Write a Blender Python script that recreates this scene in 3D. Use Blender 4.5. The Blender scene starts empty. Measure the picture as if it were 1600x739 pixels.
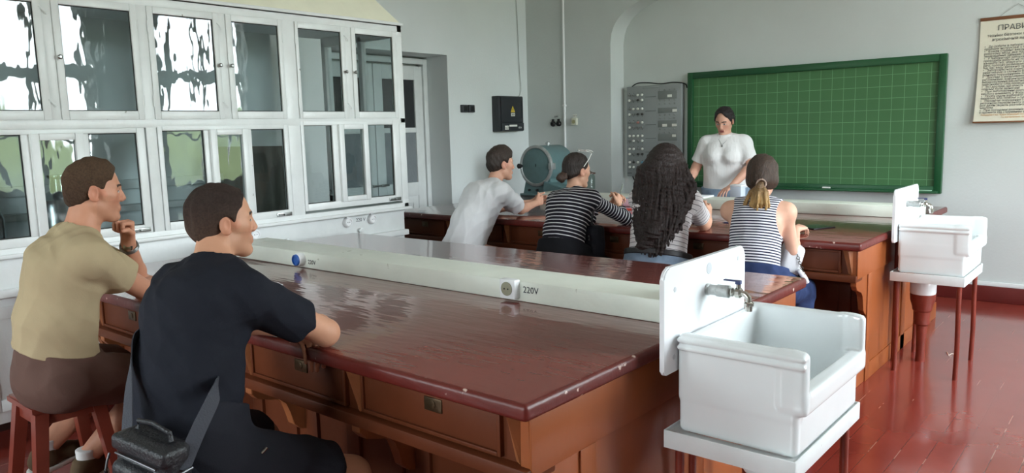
EXPOSURE, SKY = 0.42, 30
import bpy, bmesh, math, random
import numpy as np
from mathutils import Vector, Matrix
PI = math.pi
random.seed(7)
scene = bpy.context.scene
COL = scene.collection

# ------------------------------------------------------------------ materials
def lin(c):
    return tuple((v / 255 / 12.92) if v / 255 <= 0.04045 else ((v / 255 + 0.055) / 1.055) ** 2.4 for v in c)

MATS = {}
def mat(name, rgb, rough=0.5, metal=0.0, var=0.0, vscale=6.0, bump=0.0, bscale=40.0, bstretch=(1, 1, 1), coat=0.0, spec=0.5,
        attr=None, stain=None, coords='Object', bdist=0.01, vstretch=None, bdetail=4):
    """procedural painted / cloth / wood surface; rgb is sRGB 0-255"""
    if name in MATS:
        return MATS[name]
    m = bpy.data.materials.new(name); m.use_nodes = True
    nt = m.node_tree; nd = nt.nodes; L = nt.links
    b = nd['Principled BSDF']
    c = lin(rgb)
    b.inputs['Roughness'].default_value = rough
    b.inputs['Metallic'].default_value = metal
    b.inputs['Specular IOR Level'].default_value = spec
    b.inputs['Coat Weight'].default_value = coat
    b.inputs['Coat Roughness'].default_value = 0.06
    tc = nd.new('ShaderNodeTexCoord')
    src = None
    if attr:
        a = nd.new('ShaderNodeAttribute'); a.attribute_name = attr
        src = a.outputs['Color']
    if var > 0 or src is None:
        nz = nd.new('ShaderNodeTexNoise'); nz.inputs['Scale'].default_value = vscale; nz.inputs['Detail'].default_value = 6
        if vstretch:
            vm = nd.new('ShaderNodeMapping'); vm.inputs['Scale'].default_value = vstretch; L.new(tc.outputs[coords], vm.inputs['Vector']); L.new(vm.outputs['Vector'], nz.inputs['Vector'])
        else: L.new(tc.outputs[coords], nz.inputs['Vector'])
        mx = nd.new('ShaderNodeMix'); mx.data_type = 'RGBA'; mx.blend_type = 'MULTIPLY'
        mx.inputs['Factor'].default_value = 1.0
        rp = nd.new('ShaderNodeMapRange'); rp.inputs['From Min'].default_value = 0.3; rp.inputs['From Max'].default_value = 0.7
        rp.inputs['To Min'].default_value = 1 - var; rp.inputs['To Max'].default_value = 1 + var * 0.5
        L.new(nz.outputs['Fac'], rp.inputs['Value'])
        if src is None:
            mx.inputs['A'].default_value = (*c, 1)
        else:
            L.new(src, mx.inputs['A'])
        L.new(rp.outputs['Result'], mx.inputs['B'])
        src = mx.outputs['Result']
    if stain:                       # worn spots of another colour: (rgb, scale, threshold)
        n2 = nd.new('ShaderNodeTexNoise'); n2.inputs['Scale'].default_value = stain[1]; n2.inputs['Detail'].default_value = 8
        L.new(tc.outputs[coords], n2.inputs['Vector'])
        r2 = nd.new('ShaderNodeMapRange'); r2.inputs['From Min'].default_value = stain[2]; r2.inputs['From Max'].default_value = stain[2] + 0.03
        L.new(n2.outputs['Fac'], r2.inputs['Value'])
        m2 = nd.new('ShaderNodeMix'); m2.data_type = 'RGBA'
        L.new(r2.outputs['Result'], m2.inputs['Factor']); L.new(src, m2.inputs['A']); m2.inputs['B'].default_value = (*lin(stain[0]), 1)
        src = m2.outputs['Result']
    L.new(src, b.inputs['Base Color'])
    if bump > 0:
        mp = nd.new('ShaderNodeMapping'); mp.inputs['Scale'].default_value = bstretch
        L.new(tc.outputs[coords], mp.inputs['Vector'])
        nb = nd.new('ShaderNodeTexNoise'); nb.inputs['Scale'].default_value = bscale; nb.inputs['Detail'].default_value = bdetail
        L.new(mp.outputs['Vector'], nb.inputs['Vector'])
        bp = nd.new('ShaderNodeBump'); bp.inputs['Strength'].default_value = bump; bp.inputs['Distance'].default_value = bdist
        L.new(nb.outputs['Fac'], bp.inputs['Height']); L.new(bp.outputs['Normal'], b.inputs['Normal'])
        if coat: L.new(bp.outputs['Normal'], b.inputs['Coat Normal'])
    MATS[name] = m
    return m

def glass_mat(name, tint=(235, 240, 238), wav=0.25, scale=5.0, refl=1.0):
    """thin window pane: lets light straight through, mirrors by Fresnel, slightly wavy"""
    if name in MATS: return MATS[name]
    m = bpy.data.materials.new(name); m.use_nodes = True
    nt = m.node_tree; nd = nt.nodes; L = nt.links
    for n in list(nd):
        if n.type != 'OUTPUT_MATERIAL': nd.remove(n)
    out = [n for n in nd if n.type == 'OUTPUT_MATERIAL'][0]
    tr = nd.new('ShaderNodeBsdfTransparent'); tr.inputs['Color'].default_value = (*lin(tint), 1)
    gl = nd.new('ShaderNodeBsdfGlossy'); gl.inputs['Roughness'].default_value = 0.01
    fr = nd.new('ShaderNodeFresnel'); fr.inputs['IOR'].default_value = 1.5
    mu = nd.new('ShaderNodeMath'); mu.operation = 'MULTIPLY'; mu.inputs[1].default_value = 1.35 * refl; mu.use_clamp = True
    mx = nd.new('ShaderNodeMixShader')
    tc = nd.new('ShaderNodeTexCoord')
    mp = nd.new('ShaderNodeMapping'); mp.inputs['Scale'].default_value = (1.0, 1.6, 0.7)
    nz = nd.new('ShaderNodeTexNoise'); nz.inputs['Scale'].default_value = scale; nz.inputs['Detail'].default_value = 2.5
    bp = nd.new('ShaderNodeBump'); bp.inputs['Strength'].default_value = wav; bp.inputs['Distance'].default_value = 0.02
    L.new(tc.outputs['Object'], mp.inputs['Vector']); L.new(mp.outputs['Vector'], nz.inputs['Vector'])
    L.new(nz.outputs['Fac'], bp.inputs['Height']); L.new(bp.outputs['Normal'], gl.inputs['Normal'])
    # reflect on the outer face only: the pane is a thin solid
    ge = nd.new('ShaderNodeNewGeometry'); iv = nd.new('ShaderNodeMath'); iv.operation = 'SUBTRACT'; iv.inputs[0].default_value = 1.0
    m2 = nd.new('ShaderNodeMath'); m2.operation = 'MULTIPLY'
    L.new(ge.outputs['Backfacing'], iv.inputs[1]); L.new(fr.outputs['Fac'], mu.inputs[0])
    L.new(mu.outputs['Value'], m2.inputs[0]); L.new(iv.outputs['Value'], m2.inputs[1]); L.new(m2.outputs['Value'], mx.inputs['Fac'])
    L.new(tr.outputs['BSDF'], mx.inputs[1]); L.new(gl.outputs['BSDF'], mx.inputs[2]); L.new(mx.outputs['Shader'], out.inputs['Surface'])
    MATS[name] = m
    return m

def stripe_mat(name, base, line, period, width, rough=0.85, offset=0.0):
    """knitted cloth with stripes laid out along the float attribute 'stripe' (metres along the body or sleeve)"""
    m = bpy.data.materials.new(name); m.use_nodes = True
    nt = m.node_tree; nd = nt.nodes; L = nt.links; b = nd['Principled BSDF']
    b.inputs['Roughness'].default_value = rough; b.inputs['Specular IOR Level'].default_value = 0.2
    a = nd.new('ShaderNodeAttribute'); a.attribute_name = 'stripe'
    ad = nd.new('ShaderNodeMath'); ad.operation = 'ADD'; ad.inputs[1].default_value = 10 + offset
    dv = nd.new('ShaderNodeMath'); dv.operation = 'DIVIDE'; dv.inputs[1].default_value = period
    fr = nd.new('ShaderNodeMath'); fr.operation = 'FRACT'
    lt = nd.new('ShaderNodeMath'); lt.operation = 'LESS_THAN'; lt.inputs[1].default_value = width
    mx = nd.new('ShaderNodeMix'); mx.data_type = 'RGBA'; mx.inputs['A'].default_value = (*lin(base), 1); mx.inputs['B'].default_value = (*lin(line), 1)
    L.new(a.outputs['Fac'], ad.inputs[0]); L.new(ad.outputs[0], dv.inputs[0]); L.new(dv.outputs[0], fr.inputs[0]); L.new(fr.outputs[0], lt.inputs[0])
    L.new(lt.outputs[0], mx.inputs['Factor']); L.new(mx.outputs['Result'], b.inputs['Base Color'])
    return m

# ------------------------------------------------------------------ objects
ORG = {}
def origin_of(o):
    return ORG.get(o.name, Vector((0, 0, 0)))

def tag(o, label=None, cat=None, group=None, kind=None):
    if label: o['label'] = label
    if cat: o['category'] = cat
    if group: o['group'] = group
    if kind: o['kind'] = kind
    return o

def thing(name, loc, label, cat, group=None):
    o = bpy.data.objects.new(name, None); COL.objects.link(o)
    o.location = loc; o.empty_display_size = 0.05
    ORG[o.name] = Vector(loc)
    return tag(o, label, cat, group)

def link_mesh(name, me, m, parent=None, org=None):
    o = bpy.data.objects.new(name, me); COL.objects.link(o)
    if m is not None: me.materials.append(m)
    if parent is not None:
        o.parent = parent; off = origin_of(parent)
    else:
        off = Vector(org) if org is not None else Vector((0, 0, 0)); o.location = off
    if off.length > 0: me.transform(Matrix.Translation(-off))
    ORG[o.name] = off
    return o

def copy_tree(o, delta=None, parent=None):
    c = o.copy(); COL.objects.link(c)
    if parent is not None: c.parent = parent
    if delta is not None: c.location = o.location + Vector(delta)
    ORG[c.name] = origin_of(o) + (Vector(delta) if delta is not None else Vector((0, 0, 0)))
    for ch in list(o.children): copy_tree(ch, None, c)
    return c

class MB:
    """collects shapes (in room coordinates) into one mesh"""
    def __init__(s): s.bm = bmesh.new()
    def box(s, x0, x1, y0, y1, z0, z1, bev=0.0, seg=2, rot=None):
        vs = [s.bm.verts.new(p) for p in ((x0,y0,z0),(x1,y0,z0),(x1,y1,z0),(x0,y1,z0),(x0,y0,z1),(x1,y0,z1),(x1,y1,z1),(x0,y1,z1))]
        fs = [s.bm.faces.new([vs[i] for i in f]) for f in ((3,2,1,0),(4,5,6,7),(0,1,5,4),(1,2,6,5),(2,3,7,6),(3,0,4,7))]
        if rot is not None:
            c = Vector(((x0+x1)/2,(y0+y1)/2,(z0+z1)/2))
            for v in vs: v.co = c + rot @ (v.co - c)
        if bev > 0:
            es = list({e for f in fs for e in f.edges})
            bmesh.ops.bevel(s.bm, geom=es, offset=bev, segments=seg, affect='EDGES', profile=0.5)
        return s
    def ring(s, c, r, ax, n, up=None):
        ax = Vector(ax).normalized()
        u = Vector(up) if up else (Vector((0,0,1)) if abs(ax.z) < 0.9 else Vector((1,0,0)))
        u = (u - ax * u.dot(ax)).normalized(); w = ax.cross(u)
        rx, ry = r if isinstance(r, tuple) else (r, r)
        return [s.bm.verts.new(Vector(c) + u * (math.cos(2*PI*i/n) * rx) + w * (math.sin(2*PI*i/n) * ry)) for i in range(n)]
    def skin(s, rings, cap0=True, cap1=True, closed=False):
        n = len(rings[0])
        pairs = list(zip(rings, rings[1:])) + ([(rings[-1], rings[0])] if closed else [])
        for a, b in pairs:
            for i in range(n):
                j = (i + 1) % n
                s.bm.faces.new((a[i], a[j], b[j], b[i]))
        if not closed:
            if cap0: s.bm.faces.new(list(reversed(rings[0])))
            if cap1: s.bm.faces.new(rings[-1])
        return s
    def cyl(s, a, b, r, r2=None, n=24, cap0=True, cap1=True):
        a = Vector(a); b = Vector(b); r2 = r if r2 is None else r2
        return s.skin([s.ring(a, r, b - a, n), s.ring(b, r2, b - a, n)], cap0, cap1)
    def lathe(s, base, axis, prof, n=32):
        """prof: list of (distance along the axis, radius)"""
        base = Vector(base); ax = Vector(axis).normalized()
        return s.skin([s.ring(base + ax * t, max(r, 1e-4), ax, n) for t, r in prof])
    def tube(s, pts, r, n=10, up=None, closed=False):
        pts = [Vector(p) for p in pts]; rings = []
        for i, p in enumerate(pts):
            a = pts[i-1] if (i > 0 or closed) else p
            b = pts[(i+1) % len(pts)] if (i < len(pts)-1 or closed) else p
            rings.append(s.ring(p, r[i] if isinstance(r, list) else r, b - a, n, up))
        return s.skin(rings, closed=closed)
    def prism(s, poly, axis, t0, t1, bev=0.0):
        """poly in the plane across `axis`: x->(y,z), y->(x,z), z->(x,y)"""
        def P(q, t): return {'x': (t, q[0], q[1]), 'y': (q[0], t, q[1]), 'z': (q[0], q[1], t)}[axis]
        a = [s.bm.verts.new(P(q, t0)) for q in poly]; b = [s.bm.verts.new(P(q, t1)) for q in poly]
        fs = [s.bm.faces.new(list(reversed(a))), s.bm.faces.new(b)]
        n = len(poly)
        for i in range(n): fs.append(s.bm.faces.new((a[i], a[(i+1)%n], b[(i+1)%n], b[i])))
        if bev > 0:
            es = list(set(fs[0].edges) | set(fs[1].edges))
            bmesh.ops.bevel(s.bm, geom=es, offset=bev, segments=2, affect='EDGES')
        return s
    def poly(s, pts): s.bm.faces.new([s.bm.verts.new(p) for p in pts]); return s
    def frame(s, axis, t0, t1, u0, u1, z0, z1, w, wz=None, bev=0.002):
        """rectangular frame lying across `axis` ('x' or 'y'), bars w wide"""
        wz = w if wz is None else wz
        def B(a0, a1, b0, b1):
            if axis == 'x': s.box(t0, t1, a0, a1, b0, b1, bev)
            else: s.box(a0, a1, t0, t1, b0, b1, bev)
        B(u0, u0 + w, z0, z1); B(u1 - w, u1, z0, z1); B(u0 + w, u1 - w, z0, z0 + wz); B(u0 + w, u1 - w, z1 - wz, z1)
        return s
    def build(s, name, m, parent=None, org=None, smooth=30):
        bmesh.ops.recalc_face_normals(s.bm, faces=s.bm.faces)
        me = bpy.data.meshes.new(name); s.bm.to_mesh(me); s.bm.free()
        if smooth:
            me.polygons.foreach_set('use_smooth', [True] * len(me.polygons))
            me.set_sharp_from_angle(angle=math.radians(smooth))
        return link_mesh(name, me, m, parent, org)

def text_mesh(name, body, size, M4, m, parent=None, align='LEFT', extrude=0.0004, spacing=1.0, bold=0.0, line=1.0):
    """lettering; text runs along +X of M4, stands along its +Y, faces its +Z"""
    cu = bpy.data.curves.new(name, 'FONT'); cu.body = body; cu.size = size; cu.align_x = align; cu.extrude = extrude
    cu.space_character = spacing; cu.offset = bold; cu.space_line = line; cu.resolution_u = 2
    tmp = bpy.data.objects.new('tmp', cu); COL.objects.link(tmp)
    dg = bpy.context.evaluated_depsgraph_get()
    me = bpy.data.meshes.new_from_object(tmp.evaluated_get(dg))
    bpy.data.objects.remove(tmp); bpy.data.curves.remove(cu)
    me.name = name; me.materials.clear()
    me.transform(M4)
    return link_mesh(name, me, m, parent)

def facing(p, right, up):
    r = Vector(right).normalized(); u = Vector(up).normalized(); n = r.cross(u)
    return Matrix(((r.x, u.x, n.x, p[0]), (r.y, u.y, n.y, p[1]), (r.z, u.z, n.z, p[2]), (0, 0, 0, 1)))

# ------------------------------------------------------------------ implicit surfaces (for people, porcelain, bags)
A = lambda *v: np.array(v, dtype=np.float32)
def smin(a, b, k):
    if k <= 0: return np.minimum(a, b)
    h = np.clip(0.5 + 0.5 * (b - a) / k, 0, 1)
    return b + (a - b) * h - k * h * (1 - h)
def smax(a, b, k): return -smin(-a, -b, k)
def cone(a, b, ra, rb=None, n=None, s=1.0):
    return ('c', np.array(a, np.float32), np.array(b, np.float32), ra, ra if rb is None else rb, None if n is None else np.array(n, np.float32), s)
def ell(c, r, M=None): return ('e', np.array(c, np.float32), np.array(r, np.float32), np.eye(3, dtype=np.float32) if M is None else np.array(M, np.float32))
def plane(c, n):
    n = np.array(n, np.float32); return ('p', np.array(c, np.float32), n / np.linalg.norm(n))
def rbox(lo, hi, r, M=None):
    lo = np.array(lo, np.float32); hi = np.array(hi, np.float32)
    return ('b', (lo + hi) / 2, (hi - lo) / 2, r, M)
def group(*ops): return ('g', list(ops))
def ev(p, P):
    t = p[0]
    if t == 'c':
        _, a, b, ra, rb, n, s = p
        q = P - a; ba = b - a
        if n is not None:
            q = q + np.outer(q @ n * (1 / s - 1), n); ba = ba + n * (ba @ n) * (1 / s - 1)
        h = np.clip(q @ ba / max(ba @ ba, 1e-9), 0, 1)
        d = np.linalg.norm(q - h[:, None] * ba, axis=1) - (ra + (rb - ra) * h)
        return d * min(s, 1.0)
    if t == 'e':
        q = (P - p[1]) @ p[3]; k0 = np.linalg.norm(q / p[2], axis=1); k1 = np.linalg.norm(q / p[2] ** 2, axis=1)
        return k0 * (k0 - 1) / np.maximum(k1, 1e-6)
    if t == 'p': return (P - p[1]) @ p[2]
    if t == 'b':
        q = P - p[1]
        if p[4] is not None: q = q @ p[4]
        q = np.abs(q) - (p[2] - p[3])
        return np.linalg.norm(np.maximum(q, 0), axis=1) + np.minimum(q.max(axis=1), 0) - p[3]
    if t == 'g': return evops(p[1], P)
def evops(ops, P):
    d = np.full(len(P), 1.0, np.float32)
    for op, k, p in ops:
        if op == 'u': d = smin(d, ev(p, P), k)
        elif op == 's': d = smax(d, -ev(p, P), k)
        elif op == 'i': d = smax(d, ev(p, P), k)
        elif op == 'd': d = d + p(P)
    return d
def bnds(ops):
    lo = np.full(3, 1e9); hi = -lo
    for op, k, p in ops:
        if op != 'u': continue
        if p[0] == 'c': a = np.minimum(p[1] - p[3], p[2] - p[4]); b = np.maximum(p[1] + p[3], p[2] + p[4])
        elif p[0] == 'e': a = p[1] - p[2].max(); b = p[1] + p[2].max()
        elif p[0] == 'b': e = np.linalg.norm(p[2]) if p[4] is not None else p[2]; a = p[1] - e; b = p[1] + e
        elif p[0] == 'g': a, b = bnds(p[1])
        else: continue
        lo = np.minimum(lo, a); hi = np.maximum(hi, b)
    return lo, hi
def sdf_mesh(ops, res):
    """sparse evaluation on a lattice, then naive surface nets -> (verts, quads)"""
    lo, hi = bnds(ops); lo = lo - 0.025; hi = hi + 0.025
    B = 8
    nb = np.ceil((hi - lo) / (res * B)).astype(int); n = nb * B + 1
    D = np.empty(n, np.float32)
    bi = np.stack(np.meshgrid(*[np.arange(k) for k in nb], indexing='ij'), -1).reshape(-1, 3)
    cen = (lo + (bi + 0.5) * B * res).astype(np.float32)
    dc = np.concatenate([evops(ops, c) for c in np.array_split(cen, max(1, len(cen) // 100000))])
    sign = np.where(dc < 0, -1.0, 1.0).astype(np.float32).reshape(nb)
    D[:-1, :-1, :-1] = np.repeat(np.repeat(np.repeat(sign, B, 0), B, 1), B, 2)
    D[-1] = 1; D[:, -1] = 1; D[:, :, -1] = 1
    act = bi[np.abs(dc) < B * res * 0.87 * 1.35 + 0.012]
    sup = act // 4
    key = (sup[:, 0] * 4096 + sup[:, 1]) * 4096 + sup[:, 2]
    g = np.stack(np.meshgrid(*[np.arange(B + 1)] * 3, indexing='ij'), -1).reshape(-1, 3)
    R = 4 * B * res * 0.87
    order = np.argsort(key, kind='stable'); key = key[order]; act = act[order]
    cuts = np.flatnonzero(np.diff(key)) + 1
    for blk in np.split(act, cuts):
        c = (lo + (blk[0] // 4 * 4 + 2) * B * res).astype(np.float32)[None]
        keep = []
        for o in ops:
            if o[0] in 'us' and ev(o[2], c)[0] > R * 1.1 + 0.05 + o[1]: continue
            keep.append(o)
        idx = (blk[:, None, :] * B + g[None]).reshape(-1, 3)
        D[idx[:, 0], idx[:, 1], idx[:, 2]] = evops(keep, (lo + idx * res).astype(np.float32))
    S = D < 0
    c8 = [S[a:n[0]-1+a, b:n[1]-1+b, c:n[2]-1+c] for a in (0, 1) for b in (0, 1) for c in (0, 1)]
    anyv = c8[0].copy(); allv = c8[0].copy()
    for q in c8[1:]: anyv |= q; allv &= q
    cells = np.argwhere(anyv & ~allv)
    cid = np.full(n - 1, -1, np.int32); cid[cells[:, 0], cells[:, 1], cells[:, 2]] = np.arange(len(cells))
    offs = np.array([(a, b, c) for a in (0, 1) for b in (0, 1) for c in (0, 1)])
    val = np.stack([D[cells[:, 0] + o[0], cells[:, 1] + o[1], cells[:, 2] + o[2]] for o in offs], 1)
    acc = np.zeros((len(cells), 3)); cnt = np.zeros(len(cells))
    for i in range(8):
        for j in range(i + 1, 8):
            if np.abs(offs[i] - offs[j]).sum() != 1: continue
            m_ = (val[:, i] < 0) != (val[:, j] < 0)
            t = val[m_, i] / (val[m_, i] - val[m_, j])
            acc[m_] += offs[i] + t[:, None] * (offs[j] - offs[i]); cnt[m_] += 1
    V = lo + (cells + acc / cnt[:, None]) * res
    quads = []
    for ax in range(3):
        sl0 = [slice(1, -1)] * 3; sl1 = [slice(1, -1)] * 3
        sl0[ax] = slice(0, -1); sl1[ax] = slice(1, None)
        a = S[tuple(sl0)]; b = S[tuple(sl1)]
        e = np.argwhere(a != b)
        base = e.copy(); 
        for q in range(3):
            if q != ax: base[:, q] += 1
        inside = a[e[:, 0], e[:, 1], e[:, 2]]
        u, v = [(1, 2), (2, 0), (0, 1)][ax]
        def cidx(du, dv):
            c = base.copy(); c[:, u] -= du; c[:, v] -= dv
            return cid[c[:, 0], c[:, 1], c[:, 2]]
        q4 = np.stack([cidx(1, 1), cidx(0, 1), cidx(0, 0), cidx(1, 0)], 1)
        q4[~inside] = q4[~inside][:, ::-1]
        quads.append(q4)
    Q = np.concatenate(quads)
    Q = Q[(Q >= 0).all(1)]
    return V, Q
def sdf_obj(name, ops, res, m, parent=None, org=None, col=None, stripe=None, relax=1):
    V, Q = sdf_mesh(ops, res)
    for _ in range(relax):          # take the lattice ripple out of the surface
        s = np.zeros_like(V); c = np.zeros(len(V))
        for i in range(4):
            for j in (1, 3):
                np.add.at(s, Q[:, i], V[Q[:, (i + j) % 4]]); np.add.at(c, Q[:, i], 1)
        V = V * 0.5 + 0.5 * s / np.maximum(c, 1)[:, None]
    me = bpy.data.meshes.new(name)
    me.vertices.add(len(V)); me.vertices.foreach_set('co', V.astype(np.float32).ravel())
    me.loops.add(len(Q) * 4); me.loops.foreach_set('vertex_index', Q.astype(np.int32).ravel())
    me.polygons.add(len(Q)); me.polygons.foreach_set('loop_start', np.arange(0, len(Q) * 4, 4, dtype=np.int32))
    me.polygons.foreach_set('use_smooth', np.ones(len(Q), bool))
    if col is not None:
        a = me.color_attributes.new('Col', 'FLOAT_COLOR', 'POINT')
        c4 = np.ones((len(V), 4), np.float32); c4[:, :3] = col(V.astype(np.float32))
        a.data.foreach_set('color', c4.ravel())
    if stripe is not None:
        a = me.attributes.new('stripe', 'FLOAT', 'POINT'); a.data.foreach_set('value', stripe(V.astype(np.float32)).astype(np.float32))
    me.update(calc_edges=True); me.validate()
    return link_mesh(name, me, m, parent, org)
# ------------------------------------------------------------------ camera
yaw, pitch, roll = 0.702107068, 0.135584041, -0.0269894972
f_ = Vector((-math.sin(yaw) * math.cos(pitch), math.cos(yaw) * math.cos(pitch), -math.sin(pitch)))
r_ = Vector((math.cos(yaw), math.sin(yaw), 0)); u_ = r_.cross(f_)
r2 = r_ * math.cos(roll) + u_ * math.sin(roll); u2 = -r_ * math.sin(roll) + u_ * math.cos(roll)
cd = bpy.data.cameras.new('camera'); cam = bpy.data.objects.new('camera', cd); COL.objects.link(cam)
cam.matrix_world = Matrix(((r2.x, u2.x, -f_.x, 0), (r2.y, u2.y, -f_.y, 0), (r2.z, u2.z, -f_.z, 1.5), (0, 0, 0, 1)))
cd.sensor_width = 36; cd.sensor_fit = 'HORIZONTAL'; cd.lens = 36 * 1198.733 / 1600; cd.clip_start = 0.05
scene.camera = cam
vs = scene.view_settings
scene.display_settings.display_device = 'sRGB'
vs.view_transform = 'Standard'; vs.look = 'None'; vs.gamma = 1; vs.exposure = EXPOSURE; vs.use_curve_mapping = False

# ------------------------------------------------------------------ palette
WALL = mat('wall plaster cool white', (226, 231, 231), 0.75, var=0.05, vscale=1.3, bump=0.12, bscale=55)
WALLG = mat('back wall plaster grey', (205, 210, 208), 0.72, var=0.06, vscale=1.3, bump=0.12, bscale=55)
CEIL = mat('ceiling whitewash', (235, 236, 232), 0.85, var=0.03)
WHITE = mat('old white gloss paint', (226, 229, 228), 0.35, var=0.05, vscale=9, bump=0.25, bscale=22, stain=((120, 112, 100), 23, 0.735))
CREAM = mat('cream hood paint', (236, 234, 212), 0.5, var=0.05, bump=0.15)
GREYIN = mat('grey hood lining', (222, 228, 229), 0.6, var=0.08, vscale=4)
DARKGAP = mat('dark rubber putty', (40, 40, 38), 0.7)
FLOORM = None
TOP = mat('dark red brown gloss worktop', (122, 56, 48), 0.24, var=0.10, vscale=3, coat=0.85, bump=0.17, bscale=4.2, bstretch=(1.0, 4.5, 1), bdist=0.02, bdetail=2, coords='Object',
          stain=None)
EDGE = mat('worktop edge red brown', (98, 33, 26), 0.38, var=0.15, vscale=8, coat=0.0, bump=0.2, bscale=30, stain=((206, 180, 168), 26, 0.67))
WOOD = mat('orange brown painted wood', (148, 80, 42), 0.36, var=0.16, vscale=2.5, coat=0.0, spec=0.3, bump=0.08, bscale=18, bstretch=(1, 1, 0.3))
WOODD = mat('dark brown painted wood', (96, 48, 26), 0.5, var=0.18, vscale=3, coat=0.0, spec=0.2, bump=0.08, bscale=18)
WOODW = mat('worn brown wood', (150, 88, 50), 0.5, var=0.25, vscale=12)
TROUGH = mat('thick white paint on cable duct', (228, 232, 220), 0.38, var=0.05, vscale=7, bump=0.35, bscale=16, stain=((178, 178, 160), 14, 0.70))
PORC = mat('white glazed porcelain', (232, 236, 236), 0.16, var=0.03, vscale=5, coat=0.4, bump=0.04, bscale=9, stain=((190, 186, 172), 11, 0.75))
PLASTW = mat('white plastic', (236, 237, 238), 0.35)
STEEL = mat('dull steel', (150, 152, 150), 0.35, metal=1.0, var=0.15, vscale=30)
CHROME = mat('nickel plated brass', (190, 188, 180), 0.2, metal=1.0)
BLACKP = mat('black plastic', (26, 27, 29), 0.4)
PIPER = mat('red brown pipe paint', (120, 46, 32), 0.4, var=0.2, vscale=12, bump=0.2)
BLUE = mat('blue plastic', (42, 92, 170), 0.4)
INK = mat('black lettering', (38, 38, 46), 0.8)
GLASS = glass_mat('old wavy cupboard glass', (232, 237, 237), 0.10, 4.5)
GLASSC = glass_mat('clear thin glass', (238, 242, 242), 0.0)
FROST = mat('grey frosted glass', (128, 134, 138), 0.35, var=0.1, bump=0.3, bscale=60)

def floor_mat():
    m = bpy.data.materials.new('red painted floorboards'); m.use_nodes = True
    nt = m.node_tree; nd = nt.nodes; L = nt.links; b = nd['Principled BSDF']
    tc = nd.new('ShaderNodeTexCoord'); sx = nd.new('ShaderNodeSeparateXYZ'); L.new(tc.outputs['Object'], sx.inputs['Vector'])
    # boards 0.113 m wide running along y
    dv = nd.new('ShaderNodeMath'); dv.operation = 'DIVIDE'; dv.inputs[1].default_value = 0.113; L.new(sx.outputs['X'], dv.inputs[0])
    ad = nd.new('ShaderNodeMath'); ad.operation = 'ADD'; ad.inputs[1].default_value = 100.32; L.new(dv.outputs[0], ad.inputs[0])
    fr = nd.new('ShaderNodeMath'); fr.operation = 'FRACT'; L.new(ad.outputs[0], fr.inputs[0])
    fl = nd.new('ShaderNodeMath'); fl.operation = 'FLOOR'; L.new(ad.outputs[0], fl.inputs[0])
    gap = nd.new('ShaderNodeMath'); gap.operation = 'LESS_THAN'; gap.inputs[1].default_value = 0.035; L.new(fr.outputs[0], gap.inputs[0])
    wn = nd.new('ShaderNodeTexWhiteNoise'); wn.noise_dimensions = '1D'; L.new(fl.outputs[0], wn.inputs['W'])
    nz = nd.new('ShaderNodeTexNoise'); nz.inputs['Scale'].default_value = 2.3; nz.inputs['Detail'].default_value = 7; L.new(tc.outputs['Object'], nz.inputs['Vector'])
    mr = nd.new('ShaderNodeMapRange'); mr.inputs['From Min'].default_value = 0.35; mr.inputs['From Max'].default_value = 0.68
    L.new(nz.outputs['Fac'], mr.inputs['Value'])
    mx = nd.new('ShaderNodeMix'); mx.data_type = 'RGBA'; mx.inputs['A'].default_value = (*lin((130, 48, 38)), 1); mx.inputs['B'].default_value = (*lin((144, 60, 48)), 1)
    L.new(mr.outputs['Result'], mx.inputs['Factor'])
    m2 = nd.new('ShaderNodeMix'); m2.data_type = 'RGBA'; m2.blend_type = 'MULTIPLY'; m2.inputs['Factor'].default_value = 1
    r2 = nd.new('ShaderNodeMapRange'); r2.inputs['To Min'].default_value = 0.92; r2.inputs['To Max'].default_value = 1.05; L.new(wn.outputs['Value'], r2.inputs['Value'])
    L.new(mx.outputs['Result'], m2.inputs['A']); L.new(r2.outputs['Result'], m2.inputs['B'])
    # dust lying in some joints, dark in the rest
    n3 = nd.new('ShaderNodeTexNoise'); n3.inputs['Scale'].default_value = 3.1; n3.inputs['Detail'].default_value = 4; L.new(tc.outputs['Object'], n3.inputs['Vector'])
    gt = nd.new('ShaderNodeMath'); gt.operation = 'GREATER_THAN'; gt.inputs[1].default_value = 0.60; L.new(n3.outputs['Fac'], gt.inputs[0])
    jc = nd.new('ShaderNodeMix'); jc.data_type = 'RGBA'; jc.inputs['A'].default_value = (*lin((86, 28, 22)), 1); jc.inputs['B'].default_value = (*lin((190, 160, 140)), 1)
    L.new(gt.outputs[0], jc.inputs['Factor'])
    m3 = nd.new('ShaderNodeMix'); m3.data_type = 'RGBA'
    gf = nd.new('ShaderNodeMath'); gf.operation = 'MULTIPLY'; gf.inputs[1].default_value = 0.45; L.new(gap.outputs[0], gf.inputs[0])
    L.new(gf.outputs[0], m3.inputs['Factor']); L.new(m2.outputs['Result'], m3.inputs['A']); L.new(jc.outputs['Result'], m3.inputs['B'])
    L.new(m3.outputs['Result'], b.inputs['Base Color'])
    b.inputs['Roughness'].default_value = 0.2; b.inputs['Coat Weight'].default_value = 0.5; b.inputs['Coat Roughness'].default_value = 0.1
    nb = nd.new('ShaderNodeTexNoise'); nb.inputs['Scale'].default_value = 5; nb.inputs['Detail'].default_value = 1.5; L.new(tc.outputs['Object'], nb.inputs['Vector'])
    sb = nd.new('ShaderNodeMath'); sb.operation = 'SUBTRACT'; L.new(nb.outputs['Fac'], sb.inputs[0]); L.new(gap.outputs[0], sb.inputs[1])
    bp = nd.new('ShaderNodeBump'); bp.inputs['Strength'].default_value = 0.10; bp.inputs['Distance'].default_value = 0.012; L.new(sb.outputs[0], bp.inputs['Height'])
    L.new(bp.outputs['Normal'], b.inputs['Normal']); L.new(bp.outputs['Normal'], b.inputs['Coat Normal'])
    return m
FLOORM = floor_mat()

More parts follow.
